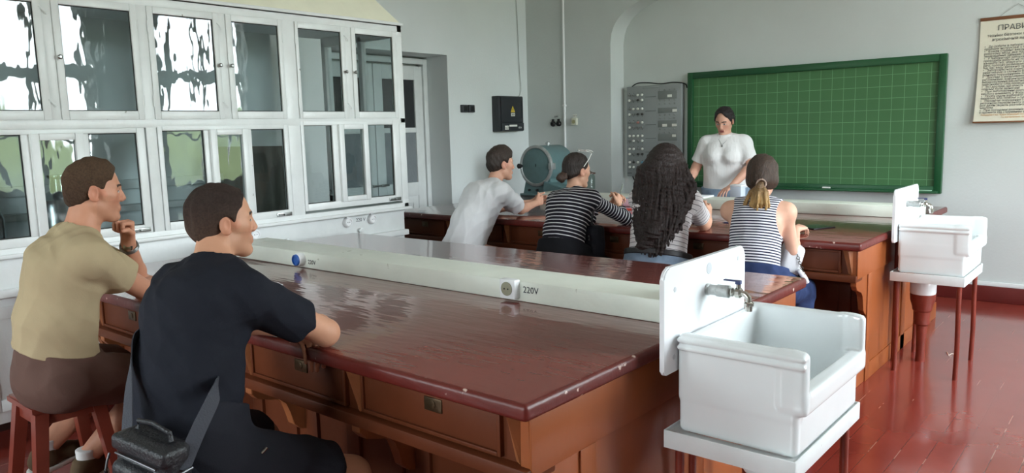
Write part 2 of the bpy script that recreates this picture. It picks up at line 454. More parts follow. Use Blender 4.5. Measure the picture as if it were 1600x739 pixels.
# ------------------------------------------------------------------ room shell
XL, XR, YN, YB, YNI, ZC = -5.67, 2.0, -2.6, 7.05, 7.31, 4.2
def struct(o): o['kind'] = 'structure'; return o
struct(MB().box(-6.6, XR + 0.5, YN - 0.3, YNI + 0.3, -0.12, 0).build('floor', FLOORM, smooth=0))
struct(MB().box(-6.6, XR + 0.5, YN - 0.3, YNI + 0.3, ZC, ZC + 0.12).build('ceiling', CEIL, smooth=0))
DY0, DY1, DZ = 4.30, 5.745, 2.297
w = MB(); XO = XL - 0.42
w.box(XO, XL, YN - 0.3, DY0, 0, ZC); w.box(XO, XL, DY1, YNI + 0.3, 0, ZC); w.box(XO, XL, DY0, DY1, DZ, ZC)
struct(w.build('wall_left', WALL, smooth=0))
# back wall: pier, then a shallow arched niche
half = [(-4.53, 2.40), (-4.515, 2.50), (-4.485, 2.575), (-4.43, 2.645), (-4.36, 2.705), (-4.28, 2.75), (-4.16, 2.797), (-4.0, 2.85), (-3.6, 2.95), (-3.0, 3.06), (-2.4, 3.12), (-1.9, 3.14)]
mir = [(-3.8 - x, z) for x, z in reversed(half[:-1])]
arch = half + mir
poly = [(XL, 0), (-4.53, 0)] + arch + [(0.73, 0), (XR + 0.3, 0), (XR + 0.3, ZC), (XL, ZC)]
w = MB(); w.prism(poly, 'y', YB, YNI)
w.box(XL, XR + 0.3, YNI, YNI + 0.25, 0, ZC)
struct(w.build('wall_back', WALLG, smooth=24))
ADDED_WIN = [(-4.3, -3.4), (-1.7, -0.8)]; NZ0, NZ1 = 0.95, 2.75  # windows added in the unseen near wall to lift the ambient light
w = MB(); xs_ = [XL] + [v for p in ADDED_WIN for v in p] + [XR + 0.3]
for a, b in zip(xs_[0::2], xs_[1::2]): w.box(a, b, YN - 0.25, YN, 0, ZC)
for a, b in ADDED_WIN: w.box(a, b, YN - 0.25, YN, 0, NZ0); w.box(a, b, YN - 0.25, YN, NZ1, ZC)
struct(w.build('wall_near', WALL, smooth=0))
WIN = [(3.0, 4.25), (5.15, 6.4)]; WZ0, WZ1 = 0.85, 3.35
w = MB(); ys = [YN - 0.25] + [v for p in WIN for v in p] + [YNI + 0.25]
for a, b in zip(ys[0::2], ys[1::2]): w.box(XR, XR + 0.35, a, b, 0, ZC)
for a, b in WIN: w.box(XR, XR + 0.35, a, b, 0, WZ0); w.box(XR, XR + 0.35, a, b, WZ1, ZC)
struct(w.build('wall_right', WALL, smooth=0))
WFR = mat('white window frame', (236, 238, 236), 0.4)
for i, (a, b) in enumerate(WIN):
    w = MB(); w.frame('x', XR + 0.16, XR + 0.22, a, b, WZ0, WZ1, 0.06)
    c = (a + b) / 2
    w.box(XR + 0.16, XR + 0.22, c - 0.04, c + 0.04, WZ0, WZ1, 0.002); w.box(XR + 0.155, XR + 0.225, a + 0.05, b - 0.05, 2.32, 2.46, 0.002)
    w.box(XR + 0.17, XR + 0.21, a + 0.05, b - 0.05, 1.55, 1.59, 0.002)
    o = struct(w.build('window_%d' % (i + 1), WFR))
    MB().box(XR - 0.06, XR + 0.2, a - 0.05, b + 0.05, WZ0 - 0.04, WZ0, 0.005).build('sill', WFR, o)
    MB().box(XR + 0.188, XR + 0.192, a + 0.05, b - 0.05, WZ0 + 0.05, WZ1 - 0.05).build('glass', GLASSC, o, smooth=0)
    ld = bpy.data.lights.new('daylight_portal', 'AREA'); ld.shape = 'RECTANGLE'; ld.size = WZ1 - WZ0; ld.size_y = b - a
    lo = bpy.data.objects.new('daylight_portal', ld); COL.objects.link(lo)
    lo.location = (XR + 0.33, c, (WZ0 + WZ1) / 2); lo.rotation_euler = (0, PI / 2, 0)
    ld.cycles.is_portal = True
for i, (a, b) in enumerate(ADDED_WIN):
    w = MB(); w.frame('y', YN - 0.2, YN - 0.14, a, b, NZ0, NZ1, 0.06); c = (a + b) / 2
    w.box(c - 0.04, c + 0.04, YN - 0.2, YN - 0.14, NZ0, NZ1, 0.002); w.box(a + 0.05, b - 0.05, YN - 0.205, YN - 0.135, 2.12, 2.22, 0.002)
    o = struct(w.build('window_%d' % (i + 3), WFR))  # added window behind the camera, there to brighten camera-facing sides
    MB().box(a - 0.05, b + 0.05, YN - 0.18, YN + 0.06, NZ0 - 0.04, NZ0, 0.005).build('sill', WFR, o)
    MB().box(a + 0.05, b - 0.05, YN - 0.172, YN - 0.168, NZ0 + 0.05, NZ1 - 0.05).build('glass', GLASSC, o, smooth=0)
    ld = bpy.data.lights.new('daylight_portal', 'AREA'); ld.shape = 'RECTANGLE'; ld.size = b - a; ld.size_y = NZ1 - NZ0
    lo = bpy.data.objects.new('daylight_portal', ld); COL.objects.link(lo)
    lo.location = (c, YN - 0.23, (NZ0 + NZ1) / 2); lo.rotation_euler = (PI / 2, 0, 0)
    ld.cycles.is_portal = True
BASEM = mat('dark red skirting', (96, 30, 26), 0.4, var=0.1)
w = MB(); w.box(-4.53, 0.73, YNI - 0.03, YNI, 0, 0.13, 0.006); struct(w.build('baseboard_back', BASEM))
w = MB(); w.box(XL, -4.53, YB - 0.025, YB, 0, 0.13, 0.004); struct(w.build('baseboard_pier', BASEM))
w = MB(); w.box(-4.53, 0.73, YNI - 0.018, YNI, 0.13, 0.165, 0.004); struct(w.build('trim_1', WHITE))

# ------------------------------------------------------------------ door in the left wall
d = struct(MB().frame('x', -6.05, -5.97, DY0, DY1, -0.02, DZ - 0.02, 0.055).build('door_1', WHITE))
for k, (a, b) in enumerate(((DY0 + 0.06, 5.02), (5.03, DY1 - 0.06))):
    lf = MB()
    lf.box(-6.03, -5.99, a, a + 0.11, 0.01, 2.2, 0.003); lf.box(-6.03, -5.99, b - 0.11, b, 0.01, 2.2, 0.003)
    for z0, z1 in ((0.01, 0.16), (0.86, 1.0), (1.52, 1.57), (2.06, 2.2)): lf.box(-6.03, -5.99, a + 0.11, b - 0.11, z0, z1, 0.003)
    lf.box(-6.02, -6.0, a + 0.11, b - 0.11, 0.16, 0.86); lf.frame('x', -6.0, -5.99, a + 0.17, b - 0.17, 0.22, 0.8, 0.02)
    l = lf.build('door_leaf', WHITE, d)
    MB().box(-6.013, -6.007, a + 0.11, b - 0.11, 1.0, 1.52).build('pane', FROST, l, smooth=0)
    MB().box(-6.013, -6.007, a + 0.11, b - 0.11, 1.57, 2.06).build('pane', mat('dark door glass', (52, 54, 56), 0.15), l, smooth=0)
    h = MB(); h.cyl((-5.99, a + 0.05 if k else b - 0.05, 1.0), (-5.94, a + 0.05 if k else b - 0.05, 1.0), 0.01); h.box(-5.95, -5.935, (a if k else b - 0.1), (a + 0.1 if k else b), 0.99, 1.012, 0.004)
    h.build('door_handle', STEEL, l)
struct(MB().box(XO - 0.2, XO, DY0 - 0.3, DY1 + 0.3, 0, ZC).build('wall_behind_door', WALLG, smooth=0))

# ------------------------------------------------------------------ sky seen through the windows
wd = bpy.data.worlds.new('daylight'); scene.world = wd; wd.use_nodes = True
nt = wd.node_tree; nd = nt.nodes; L = nt.links; bg = nd['Background']
tc = nd.new('ShaderNodeTexCoord'); sp = nd.new('ShaderNodeSeparateXYZ'); L.new(tc.outputs['Generated'], sp.inputs['Vector'])
nz = nd.new('ShaderNodeTexNoise'); nz.inputs['Scale'].default_value = 9; nz.inputs['Detail'].default_value = 6; L.new(tc.outputs['Generated'], nz.inputs['Vector'])
ma = nd.new('ShaderNodeMath'); ma.operation = 'MULTIPLY_ADD'; ma.inputs[1].default_value = 0.35; L.new(nz.outputs['Fac'], ma.inputs[0]); L.new(sp.outputs['Z'], ma.inputs[2])
cr = nd.new('ShaderNodeValToRGB'); e = cr.color_ramp.elements
e[0].position = 0.0; e[0].color = (0.30, 0.30, 0.27, 1)
e[1].position = 1.0; e[1].color = (0.86, 0.92, 1.0, 1)
q = e.new(0.12); q.color = (0.13, 0.16, 0.09, 1)
q = e.new(0.20); q.color = (0.20, 0.25, 0.13, 1)
q = e.new(0.225); q.color = (0.93, 0.96, 1.0, 1)
L.new(ma.outputs[0], cr.inputs['Fac']); L.new(cr.outputs['Color'], bg.inputs['Color'])
bg.inputs['Strength'].default_value = SKY
# ------------------------------------------------------------------ fume cupboard along the left wall
XF, XBK = -4.25, -5.15
hood = thing('fume_hood', (-4.7, 2.0, 0), 'long white painted fume cupboard with many glazed doors along the left wall', 'fume hood')
HY0, HY1 = 0.10, 3.85
w = MB()
w.box(XF - 0.04, XF, HY0, HY1, 2.228, 2.282, 0.004)                       # top rail
w.box(XF - 0.055, XF + 0.012, HY0, HY1 + 0.012, 2.276, 2.296, 0.004)
w.box(XF - 0.04, XF, HY0, HY1, 1.575, 1.622, 0.003)                       # middle rail
w.box(XF - 0.05, XF, HY0, HY1, 0.955, 1.003, 0.004)                       # sill
w.box(XF - 0.05, XF + 0.022, HY0, HY1 + 0.01, 0.955, 0.975, 0.004)
for a, b in ((HY0, 0.17), (1.00, 1.075), (1.955, 2.012), (2.855, 2.945), (3.79, HY1)):
    w.box(XF - 0.05, XF - 0.001, a, b, 0.98, 2.24, 0.003)
for a, b in ((0.585, 0.63), (1.492, 1.54), (2.424, 2.473), (3.336, 3.391)):
    w.box(XF - 0.04, XF - 0.002, a, b, 1.61, 2.24, 0.003)
w.build('face_frame', WHITE, hood)
w = MB()
for X in (XBK, -4.70, XF - 0.05): w.box(X, X + 0.045, HY1 - 0.045, HY1, 0.98, 2.24, 0.003)
w.box(XBK, XF, HY1 - 0.045, HY1, 2.2, 2.28, 0.003); w.box(XBK, XF, HY1 - 0.045, HY1, 1.585, 1.625, 0.003); w.box(XBK, XF, HY1 - 0.045, HY1, 0.95, 1.03, 0.003)
MB().box(XBK, XF, HY0, HY0 + 0.03, 0.95, 2.28, 0.003).build('end_wall', GREYIN, hood)
sf = w.build('side_frame', WHITE, hood)
MB().box(XBK + 0.02, XF - 0.02, HY1 - 0.026, HY1 - 0.022, 1.0, 2.22).build('pane', glass_mat('clear side glass', (240, 245, 245), 0.05, 3, 0.6), sf, smooth=0)
w = MB()
w.box(XBK - 0.03, XBK, HY0, HY1 - 0.5, 0.9, 2.28); w.box(XBK - 0.03, XF, HY0, HY1, 2.27, 2.29); w.box(XBK, XF - 0.05, HY0, HY1, 0.93, 0.957, 0.003)
for a in (1.04, 2.42 - 1.0): pass
w.box(XBK, XBK + 0.05, HY0, 3.3, 1.20, 1.26, 0.004); w.box(XBK, XBK + 0.10, HY0, 3.3, 1.06, 1.10, 0.004)
w.build('lining', GREYIN, hood)
for y_, z_ in ((2.865, 1.45), (1.025, 1.9)): MB().box(XBK, -4.36, y_, y_ + 0.03, 0.957, z_, 0.004).build('divider', mat('brown grey divider', (140, 136, 126), 0.5, var=0.1), hood)
# hipped cream roof
bx0, bx1, by0, by1, bz = XBK, XF - 0.01, HY0, HY1, 2.296
tx0, tx1, ty0, ty1, tz = XBK, -4.72, 0.5, 3.25, 3.02
w = MB(); B = [w.bm.verts.new(p) for p in ((bx0,by0,bz),(bx1,by0,bz),(bx1,by1,bz),(bx0,by1,bz))]; T = [w.bm.verts.new(p) for p in ((tx0,ty0,tz),(tx1,ty0,tz),(tx1,ty1,tz),(tx0,ty1,tz))]
w.skin([B, T]); w.build('roof', CREAM, hood, smooth=0)
w = MB(); w.box(XBK - 0.0, tx1 + 0.0, 1.6, 2.2, tz - 0.02, ZC, 0.0); w.build('flue', CREAM, hood)
# lower panel and base
w = MB(); w.box(XF - 0.06, XF - 0.025, HY0, HY1 - 0.03, 0.80, 0.957, 0.003); w.box(XF - 0.06, XF + 0.012, HY0, HY1 - 0.02, 0.765, 0.805, 0.006)
w.box(XF - 0.06, XF - 0.03, HY0, HY1 - 0.03, 0.14, 0.77, 0.003)
for a, b in ((HY0 + .04, 1.0), (1.08, 1.93), (2.02, 2.83), (2.95, 3.78)): w.frame('x', XF - 0.035, XF - 0.022, a, b, 0.2, 0.72, 0.06)
w.box(XBK, XF - 0.06, HY1 - 0.06, HY1 - 0.03, 0.14, 0.95)
w.build('base_panel', WHITE, hood)
w = MB(); w.box(XBK, XF - 0.35, HY0 + 0.05, HY1 - 0.1, 0, 0.16); w.build('plinth', mat('dark plinth', (70, 40, 34), 0.6), hood)
def latch(y, z, par, s):
    w = MB(); w.cyl((XF, y, z), (XF + 0.018, y, z), 0.006); w.lathe((XF + 0.016, y, z), (1, 0, 0), [(0, 0.006), (0.004, 0.011), (0.01, 0.012), (0.015, 0.006)], 16)
    w.build('knob', STEEL, par)
def hook(y, z, par):
    w = MB(); w.tube([(XF + 0.006, y - 0.02, z + 0.02), (XF + 0.012, y - 0.012, z + 0.014), (XF + 0.012, y + 0.008, z - 0.004), (XF + 0.006, y + 0.012, z - 0.016)], 0.0025, 6)
    w.build('hook', WHITE, par)
# upper doors (y0, y1, pane y0, pane y1, side of the knob)
UD = [(0.17, 0.583, 0.205, 0.548, 1), (0.632, 0.998, 0.667, 0.963, -1), (1.078, 1.492, 1.113, 1.457, 1), (1.540, 1.955, 1.574, 1.922, -1), (2.012, 2.424, 2.045, 2.393, 1),
      (2.473, 2.853, 2.509, 2.853 - 0.03, -1), (2.947, 3.336, 2.969, 3.302, 1), (3.391, 3.79, 3.425, 3.757, -1)]
for i, (a, b, pa, pb, sd) in enumerate(UD):
    z0, z1, pz0, pz1 = 1.62, 2.228, 1.665, 2.19
    w = MB()
    w.box(XF - 0.022, XF + 0.006, a, pa, z0, z1, 0.003); w.box(XF - 0.022, XF + 0.006, pb, b, z0, z1, 0.003)
    w.box(XF - 0.022, XF + 0.006, pa, pb, z0, pz0, 0.003); w.box(XF - 0.022, XF + 0.006, pa, pb, pz1, z1, 0.003)
    dr = w.build('cabinet_door', WHITE, hood)
    pn = MB().box(XF - 0.012, XF - 0.009, pa, pb, pz0, pz1).build('pane', GLASS, dr, smooth=0)
    w = MB(); w.frame('x', XF - 0.008, XF - 0.004, pa - 0.001, pb + 0.001, pz0 - 0.001, pz1 + 0.001, 0.005, bev=0); w.build('putty', DARKGAP, dr, smooth=0)
    if i >= 3: latch((b - 0.012) if sd > 0 else (a + 0.012), 1.93, dr, sd)
    if i >= 2 and sd > 0: hook(b + 0.01, 2.15, dr); hook(b + 0.012, 1.70, dr)
    for z in (1.72, 2.12): MB().cyl((XF + 0.004, a if sd > 0 else b, z - 0.03), (XF + 0.004, a if sd > 0 else b, z + 0.03), 0.005, n=10).build('hinge', WHITE, dr)
# lower sashes: outer y0,y1, z0,z1; panes; little hinged casement
SASH = [(0.175, 0.995, 1.003, 1.575, (0.21, 0.42), (0.46, 0.69), (0.73, 0.96)),
        (1.078, 1.945, 1.003, 1.575, (1.115, 1.345), (1.387, 1.616), (1.655, 1.902)),
        (2.016, 2.853, 1.000, 1.583, (2.043, 2.286), (2.325, 2.552), (2.591, 2.821)),
        (2.947, 3.786, 1.020, 1.603, (2.970, 3.193), (3.245, 3.475), (3.496, 3.726))]
for (a, b, z0, z1, A1, Cm, C1) in SASH:
    w = MB(); t0, t1 = XF - 0.03, XF + 0.002
    pz0, pz1 = z0 + 0.045, z1 - 0.026
    w.box(t0, t1, a, A1[0], z0, z1, 0.003); w.box(t0, t1, C1[1], b, z0, z1, 0.003); w.box(t0, t1, A1[0], C1[1], z0, pz0, 0.003); w.box(t0, t1, A1[0], C1[1], pz1, z1, 0.003)
    w.box(t0, t1, A1[1], Cm[0], pz0, pz1, 0.003); w.box(t0, t1, Cm[1], C1[0], pz0, pz1, 0.003)
    sa = w.build('sash', WHITE, hood)
    for q in (A1, C1):
        MB().box(XF - 0.018, XF - 0.015, q[0], q[1], pz0, pz1).build('pane', GLASS, sa, smooth=0)
        MB().frame('x', XF - 0.014, XF - 0.008, q[0] - .001, q[1] + .001, pz0 - .001, pz1 + .001, 0.006, bev=0).build('putty', DARKGAP, sa, smooth=0)
    w = MB(); w.frame('x', XF - 0.02, XF + 0.022, Cm[0] - 0.008, Cm[1] + 0.008, pz0 - 0.006, pz1 + 0.004, 0.04, 0.034, 0.004)
    cs = w.build('casement', WHITE, sa)
    w = MB().box(XF, XF + 0.003, Cm[0] + 0.03, Cm[1] - 0.03, pz0 + 0.028, pz1 - 0.03).build('casement_pane', GLASS, sa, smooth=0)
    w = MB(); yb = b - 0.07
    w.box(XF + 0.002, XF + 0.008, yb - 0.055, yb + 0.055, z0 + 0.006, z0 + 0.03, 0.002); w.cyl((XF + 0.012, yb - 0.045, z0 + 0.018), (XF + 0.012, yb + 0.035, z0 + 0.018), 0.005, n=10); w.box(XF + 0.006, XF + 0.03, yb - 0.01, yb, z0 + 0.012, z0 + 0.024, 0.002)
    w.build('bolt', STEEL, sa)
def surface_socket(y, z, par):
    x = XF - 0.025
    w = MB(); w.lathe((x, y, z), (1, 0, 0), [(0, 0.034), (0.02, 0.034), (0.03, 0.031), (0.034, 0.026), (0.034, 0.022), (0.026, 0.02), (0.026, 0.0)], 28)
    w.box(x, x + 0.02, y - 0.012, y + 0.012, z + 0.02, z + 0.055, 0.004)
    o = w.build('power_socket', PLASTW, par)
    for dy in (-0.008, 0.008): MB().cyl((x + 0.0262, y + dy, z), (x + 0.0268, y + dy, z), 0.003, n=10).build('contact_hole', BLACKP, o)
for y in (1.42, 1.63, 2.38, 2.572, 3.288, 3.503): surface_socket(y, 0.912, hood)
for y in (3.37, 2.45): text_mesh('lettering', '220 V', 0.035, facing((XF - 0.0245, y + 0.0, 0.905), (0, 1, 0), (0, 0, 1)), INK, hood)
for y in (3.395, 2.80): MB().lathe((XF - 0.025, y, 0.845), (1, 0, 0), [(0, 0.008), (0.014, 0.008), (0.018, 0.017), (0.03, 0.018), (0.036, 0.01)], 20).build('drawer_knob', WHITE, hood)
# vessels standing inside the cupboard
ALU = mat('spun aluminium', (176, 180, 182), 0.22, metal=1.0, var=0.05)
def canister(x, y, s, lab):
    t = thing('canister', (x, y, 0.957), lab, 'canister', None)
    MB().lathe((x, y, 0.957), (0, 0, 1), [(0, 0.115*s), (0.008, 0.12*s), (0.17*s, 0.12*s), (0.2*s, 0.11*s), (0.225*s, 0.06*s), (0.235*s, 0.042*s)], 36).build('body', ALU, t)
    MB().lathe((x, y, 0.957), (0, 0, 1), [(0.232*s, 0.036*s), (0.29*s, 0.034*s), (0.30*s, 0.046*s), (0.308*s, 0.046*s), (0.309*s, 0.0)], 28).build('neck', ALU, t)
canister(-4.62, 1.22, 1.0, 'squat metal canister behind the leftmost lower pane of the fume cupboard')
canister(-4.62, 1.62, 1.22, 'taller necked metal canister behind the small casement left of the beige-shirted person')
# ------------------------------------------------------------------ laboratory benches
def scroll(yf, yb, z):      # profile (y,z) of the scroll bracket, front yf to back yb, top z
    d = yb - yf
    return [(yf, z), (yf, z - 0.035), (yf + 0.10*d, z - 0.06), (yf + 0.30*d, z - 0.075), (yf + 0.5*d, z - 0.085), (yf + 0.62*d, z - 0.11), (yf + 0.68*d, z - 0.15), (yf + 0.74*d, z - 0.20), (yf + 0.86*d, z - 0.225), (yb, z - 0.235)]
def bench(label, x0, x1, y0, y1, ty0, ty1, brk, trl, socks, xtr):
    t = thing('lab_bench', ((x0 + x1) / 2, (y0 + y1) / 2, 0), label, 'lab bench')
    zt = 0.85
    tp = MB().box(x0, x1, y0, y1, zt - 0.046, zt, 0.013, 3).build('bench_top', TOP, t, smooth=40)
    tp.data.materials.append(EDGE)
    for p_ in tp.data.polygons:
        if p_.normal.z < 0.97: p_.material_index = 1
    # body
    w = MB(); ya, yb_, xe = y0 + 0.055, y1 - 0.055, x1 - 0.035
    w.box(x0 + 0.03, xe - 0.03, ya + 0.012, yb_ - 0.012, 0.655, zt - 0.048)
    yr = ya + 0.21
    w.box(x0 + 0.03, xe - 0.03, yr + 0.02, yb_ - 0.21, 0.08, 0.66); w.box(x0 + 0.06, xe - 0.06, yr + 0.05, yb_ - 0.24, 0.0, 0.08)
    w.build('carcass', WOODD, t)
    w = MB()
    zs = 0.635
    pr = [(ya, zt - 0.048), (ya, zs)] + scroll(ya, yr, zs)[1:] + [(yr, 0.12), (ya + 0.0, 0.12), (ya + 0.0, 0.0)]
    prb = [((y0 + y1) - y, z) for y, z in reversed(pr)]
    w.prism(pr + prb, 'x', xe - 0.03, xe, 0.002)
    w.box(xe, xe + 0.007, ya - 0.002, yb_ + 0.002, 0.64, zt - 0.048, 0.002)
    w.box(xe, xe + 0.007, yr + 0.0, yr + 0.075, 0.0, 0.64, 0.002)
    w.box(xe, xe + 0.007, yb_ - 0.285, yb_ - 0.21, 0.0, 0.64, 0.002); w.box(xe, xe + 0.007, (y0 + y1) / 2 - 0.05, (y0 + y1) / 2 + 0.05, 0.0, 0.64, 0.002)
    w.box(xe, xe + 0.007, yr + 0.075, yb_ - 0.285, 0.0, 0.1, 0.002)
    w.build('end_panel', WOOD, t)
    # front rail
    MB().box(x0 + 0.02, x1 - 0.03, ya - 0.022, ya + 0.1, 0.622, 0.662, 0.006).build('front_rail', WOODD, t)
    # drawers, wedge brackets, scroll corbels, framed knee panels
    for i in range(len(brk)):
        bx = brk[i]
        w = MB(); zt_, zb_ = zt - 0.05, 0.665
        yo = ya + 0.012
        v = [w.bm.verts.new(p) for p in ((bx - 0.035, yo, zt_), (bx + 0.03, yo, zt_), (bx + 0.03, yo, zb_), (bx - 0.0, yo, zb_), (bx + 0.008, yo - 0.045, zt_), (bx + 0.022, yo - 0.012, zb_))]
        for f in ((0, 3, 5, 4), (4, 5, 2, 1), (0, 4, 1), (3, 2, 5), (0, 1, 2, 3)): w.bm.faces.new([v[k] for k in f])
        w.build('bracket', WOODW, t, smooth=0)
        w = MB(); w.prism(scroll(ya + 0.005, yr + 0.02, 0.625) + [(yr + 0.02, 0.625)], 'x', bx - 0.03, bx + 0.012, 0.002)
        if i > 0: w.build('corbel', WOODW, t)
        else: w.bm.free()
        if i + 1 < len(brk):
            xl, xr = brk[i + 1] + 0.035, bx - 0.04
            w = MB(); w.box(xl, xr, ya + 0.004, ya + 0.02, 0.668, zt - 0.055, 0.002)
            w.frame('y', ya - 0.004, ya + 0.006, xl, xr, 0.668, zt - 0.055, 0.012)
            dr = w.build('drawer', WOODD, t)
            xm = (xl + xr) / 2 + 0.03
            w = MB(); w.box(xm - 0.035, xm + 0.035, ya, ya + 0.005, 0.735, 0.775, 0.003); w.lathe((xm, ya + 0.001, 0.757), (0, -1, 0), [(0, 0.012), (0.003, 0.012), (0.004, 0.008)], 16)
            w.build('lock_plate', mat('dark brass', (84, 66, 46), 0.35, metal=0.7), dr)
            w = MB(); xq = brk[i + 1]
            yq = yr + 0.012
            for a, b in ((xq + 0.02, xq + 0.09), (bx - 0.11, bx - 0.045), ((xl + xr) / 2 - 0.035, (xl + xr) / 2 + 0.035)): w.box(a, b, yq - 0.006, yq + 0.02, 0.08, 0.62, 0.003)
            w.build('knee_panel', WOODD, t)
    # cable duct
    zd = 0.932
    tr = thing('cable_duct', ((xtr[0] + xtr[1]) / 2, (ty0 + ty1) / 2, zt), trl, 'cable duct')
    MB().box(xtr[0], xtr[1], ty0, ty1, zt, zd, 0.008, 2).build('duct_box', TROUGH, tr)
    return t, tr
b1, tr1 = bench('long red-topped laboratory bench nearest the camera with white duct across its middle', -4.17, -1.12, 1.357, 3.27, 2.23, 2.455, [-1.21, -1.845, -2.455, -3.08, -3.70, -4.12], 'long white-painted cable duct with 220V sockets along the near bench', None, (-3.93, -1.125))
b2, tr2 = bench('red-topped laboratory bench in front of the green chalkboard', -5.05, -1.205, 4.345, 6.54, 5.64, 5.85, [-1.285, -1.905, -2.53, -3.15, -3.78, -4.4, -5.0], 'white-painted cable duct along the far bench below the chalkboard', None, (-4.43, -1.21))
# sockets on the near duct
w = MB(); w.lathe((-3.275, 2.23, 0.893), (0, -1, 0), [(0, 0.033), (0.03, 0.033), (0.034, 0.03), (0.034, 0.0)], 28)
s1 = w.build('power_socket', PLASTW, tr1)
w = MB(); w.lathe((-3.275, 2.196, 0.893), (0, -1, 0), [(0, 0.029), (0.008, 0.028), (0.010, 0.025), (0.010, 0.022), (0.003, 0.021), (0.003, 0.0)], 28); w.build('blue_cap', BLUE, s1); bpy.data.objects['blue_cap']['label'] = 'blue round socket face'
w = MB(); w.box(-1.93, -1.853, 2.197, 2.232, 0.862, 0.938, 0.005); s2 = w.build('power_socket', PLASTW, tr1)
w = MB(); w.lathe((-1.892, 2.1965, 0.902), (0, -1, 0), [(0, 0.027), (0.003, 0.027), (0.004, 0.022)], 28); w.build('socket_face', mat('dark cream plastic', (150, 148, 128), 0.4), s2)
for dx in (-0.009, 0.009): MB().cyl((-1.892 + dx, 2.1925, 0.902), (-1.892 + dx, 2.1918, 0.902), 0.0035, n=10).build('contact_hole', BLACKP, s2)
text_mesh('lettering', '220V', 0.036, facing((-1.838, 2.2292, 0.888), (1, 0, 0), (0, 0, 1)), INK, tr1)
text_mesh('lettering', '220V', 0.03, facing((-3.225, 2.2292, 0.874), (1, 0, 0), (0, 0, 1)), INK, tr1)

# ------------------------------------------------------------------ sinks
def make_sink(label):
    x0, x1, y0, y1 = -1.045, -0.690, 1.965, 2.505
    xm, ym = (x0 + x1) / 2, (y0 + y1) / 2
    t = thing('sink', (xm, ym, 0.605), label, 'sink')
    ops = [('u', 0, rbox((x0 + 0.002, y0 + 0.006, 0.607), (x1, y1 - 0.006, 0.80), 0.018)),
           ('u', 0.006, rbox((x0, y0 + 0.004, 0.70), (x1 + 0.0, y0 + 0.044, 0.905), 0.016)),
           ('u', 0.012, rbox((x1 - 0.06, y0 + 0.001, 0.735), (x1 + 0.022, y0 + 0.042, 0.905), 0.018)),
           ('u', 0.006, rbox((x0, y1 - 0.044, 0.70), (x1 + 0.0, y1 - 0.004, 0.905), 0.016)),
           ('u', 0.012, rbox((x1 - 0.06, y1 - 0.042, 0.735), (x1 + 0.022, y1 - 0.001, 0.905), 0.018)),
           ('u', 0.006, rbox((x0, y0 + 0.01, 0.70), (x0 + 0.042, y1 - 0.01, 0.892), 0.016)),
           ('u', 0.006, rbox((x1 - 0.03, y0 + 0.003, 0.728), (x1 + 0.024, y1 - 0.003, 0.795), 0.014)),
           ('s', 0.012, rbox((x0 + 0.036, y0 + 0.036, 0.64), (x1 - 0.022, y1 - 0.036, 1.1), 0.025)),
           ('s', 0.01, rbox((x1 - 0.05, y0 + 0.036, 0.792), (x1 + 0.09, y1 - 0.036, 1.2), 0.008))]
    for z in (0.888, 0.866): ops.append(('u', 0.004, cone((x0 + 0.01, y0 + 0.001, z), (x1 + 0.012, y0 + 0.001, z), 0.009)))
    ops.append(('s', 0.004, cone((xm, ym, 0.60), (xm, ym, 0.66), 0.026)))
    sdf_obj('basin', ops, 0.0045, PORC, t, relax=2)
    MB().lathe((xm, ym, 0.612), (0, 0, 1), [(0, 0.03), (0.02, 0.03), (0.024, 0.034), (0.027, 0.034), (0.026, 0.024), (0.02, 0.0)], 24).build('drain', STEEL, t)
    return t
def make_stand(label):
    x0, x1, y0, y1 = -1.076, -0.684, 1.945, 2.515
    t = thing('sink_stand', ((x0 + x1) / 2, (y0 + y1) / 2, 0), label, 'sink stand')
    w = MB(); zt, zb, th = 0.612, 0.557, 0.006
    w.box(x0, x1, y0, y0 + th, zb, zt, 0.002); w.box(x0, x1, y1 - th, y1, zb, zt, 0.002); w.box(x0, x0 + th, y0 + th, y1 - th, zb, zt, 0.002); w.box(x1 - th, x1, y0 + th, y1 - th, zb, zt, 0.002)
    w.box(x0 + th, x1 - th, y0 + th, y0 + 0.045, 0.597, 0.604, 0.0); w.box(x0 + th, x1 - th, y1 - 0.045, y1 - th, 0.597, 0.604, 0.0); w.box(x0 + th, x0 + 0.045, y0 + 0.045, y1 - 0.045, 0.597, 0.604, 0.0); w.box(x1 - 0.045, x1 - th, y0 + 0.045, y1 - 0.045, 0.597, 0.604, 0.0)
    w.build('angle_frame', WHITE, t)
    for x in (x0 + 0.035, x1 - 0.03):
        for y in (y0 + 0.035, y1 - 0.05):
            MB().tube([(x, y, 0.0), (x + 0.004, y - 0.004, 0.2), (x, y, 0.42), (x, y, 0.598)], 0.0135, 14).build('leg', PIPER, t)
    return t
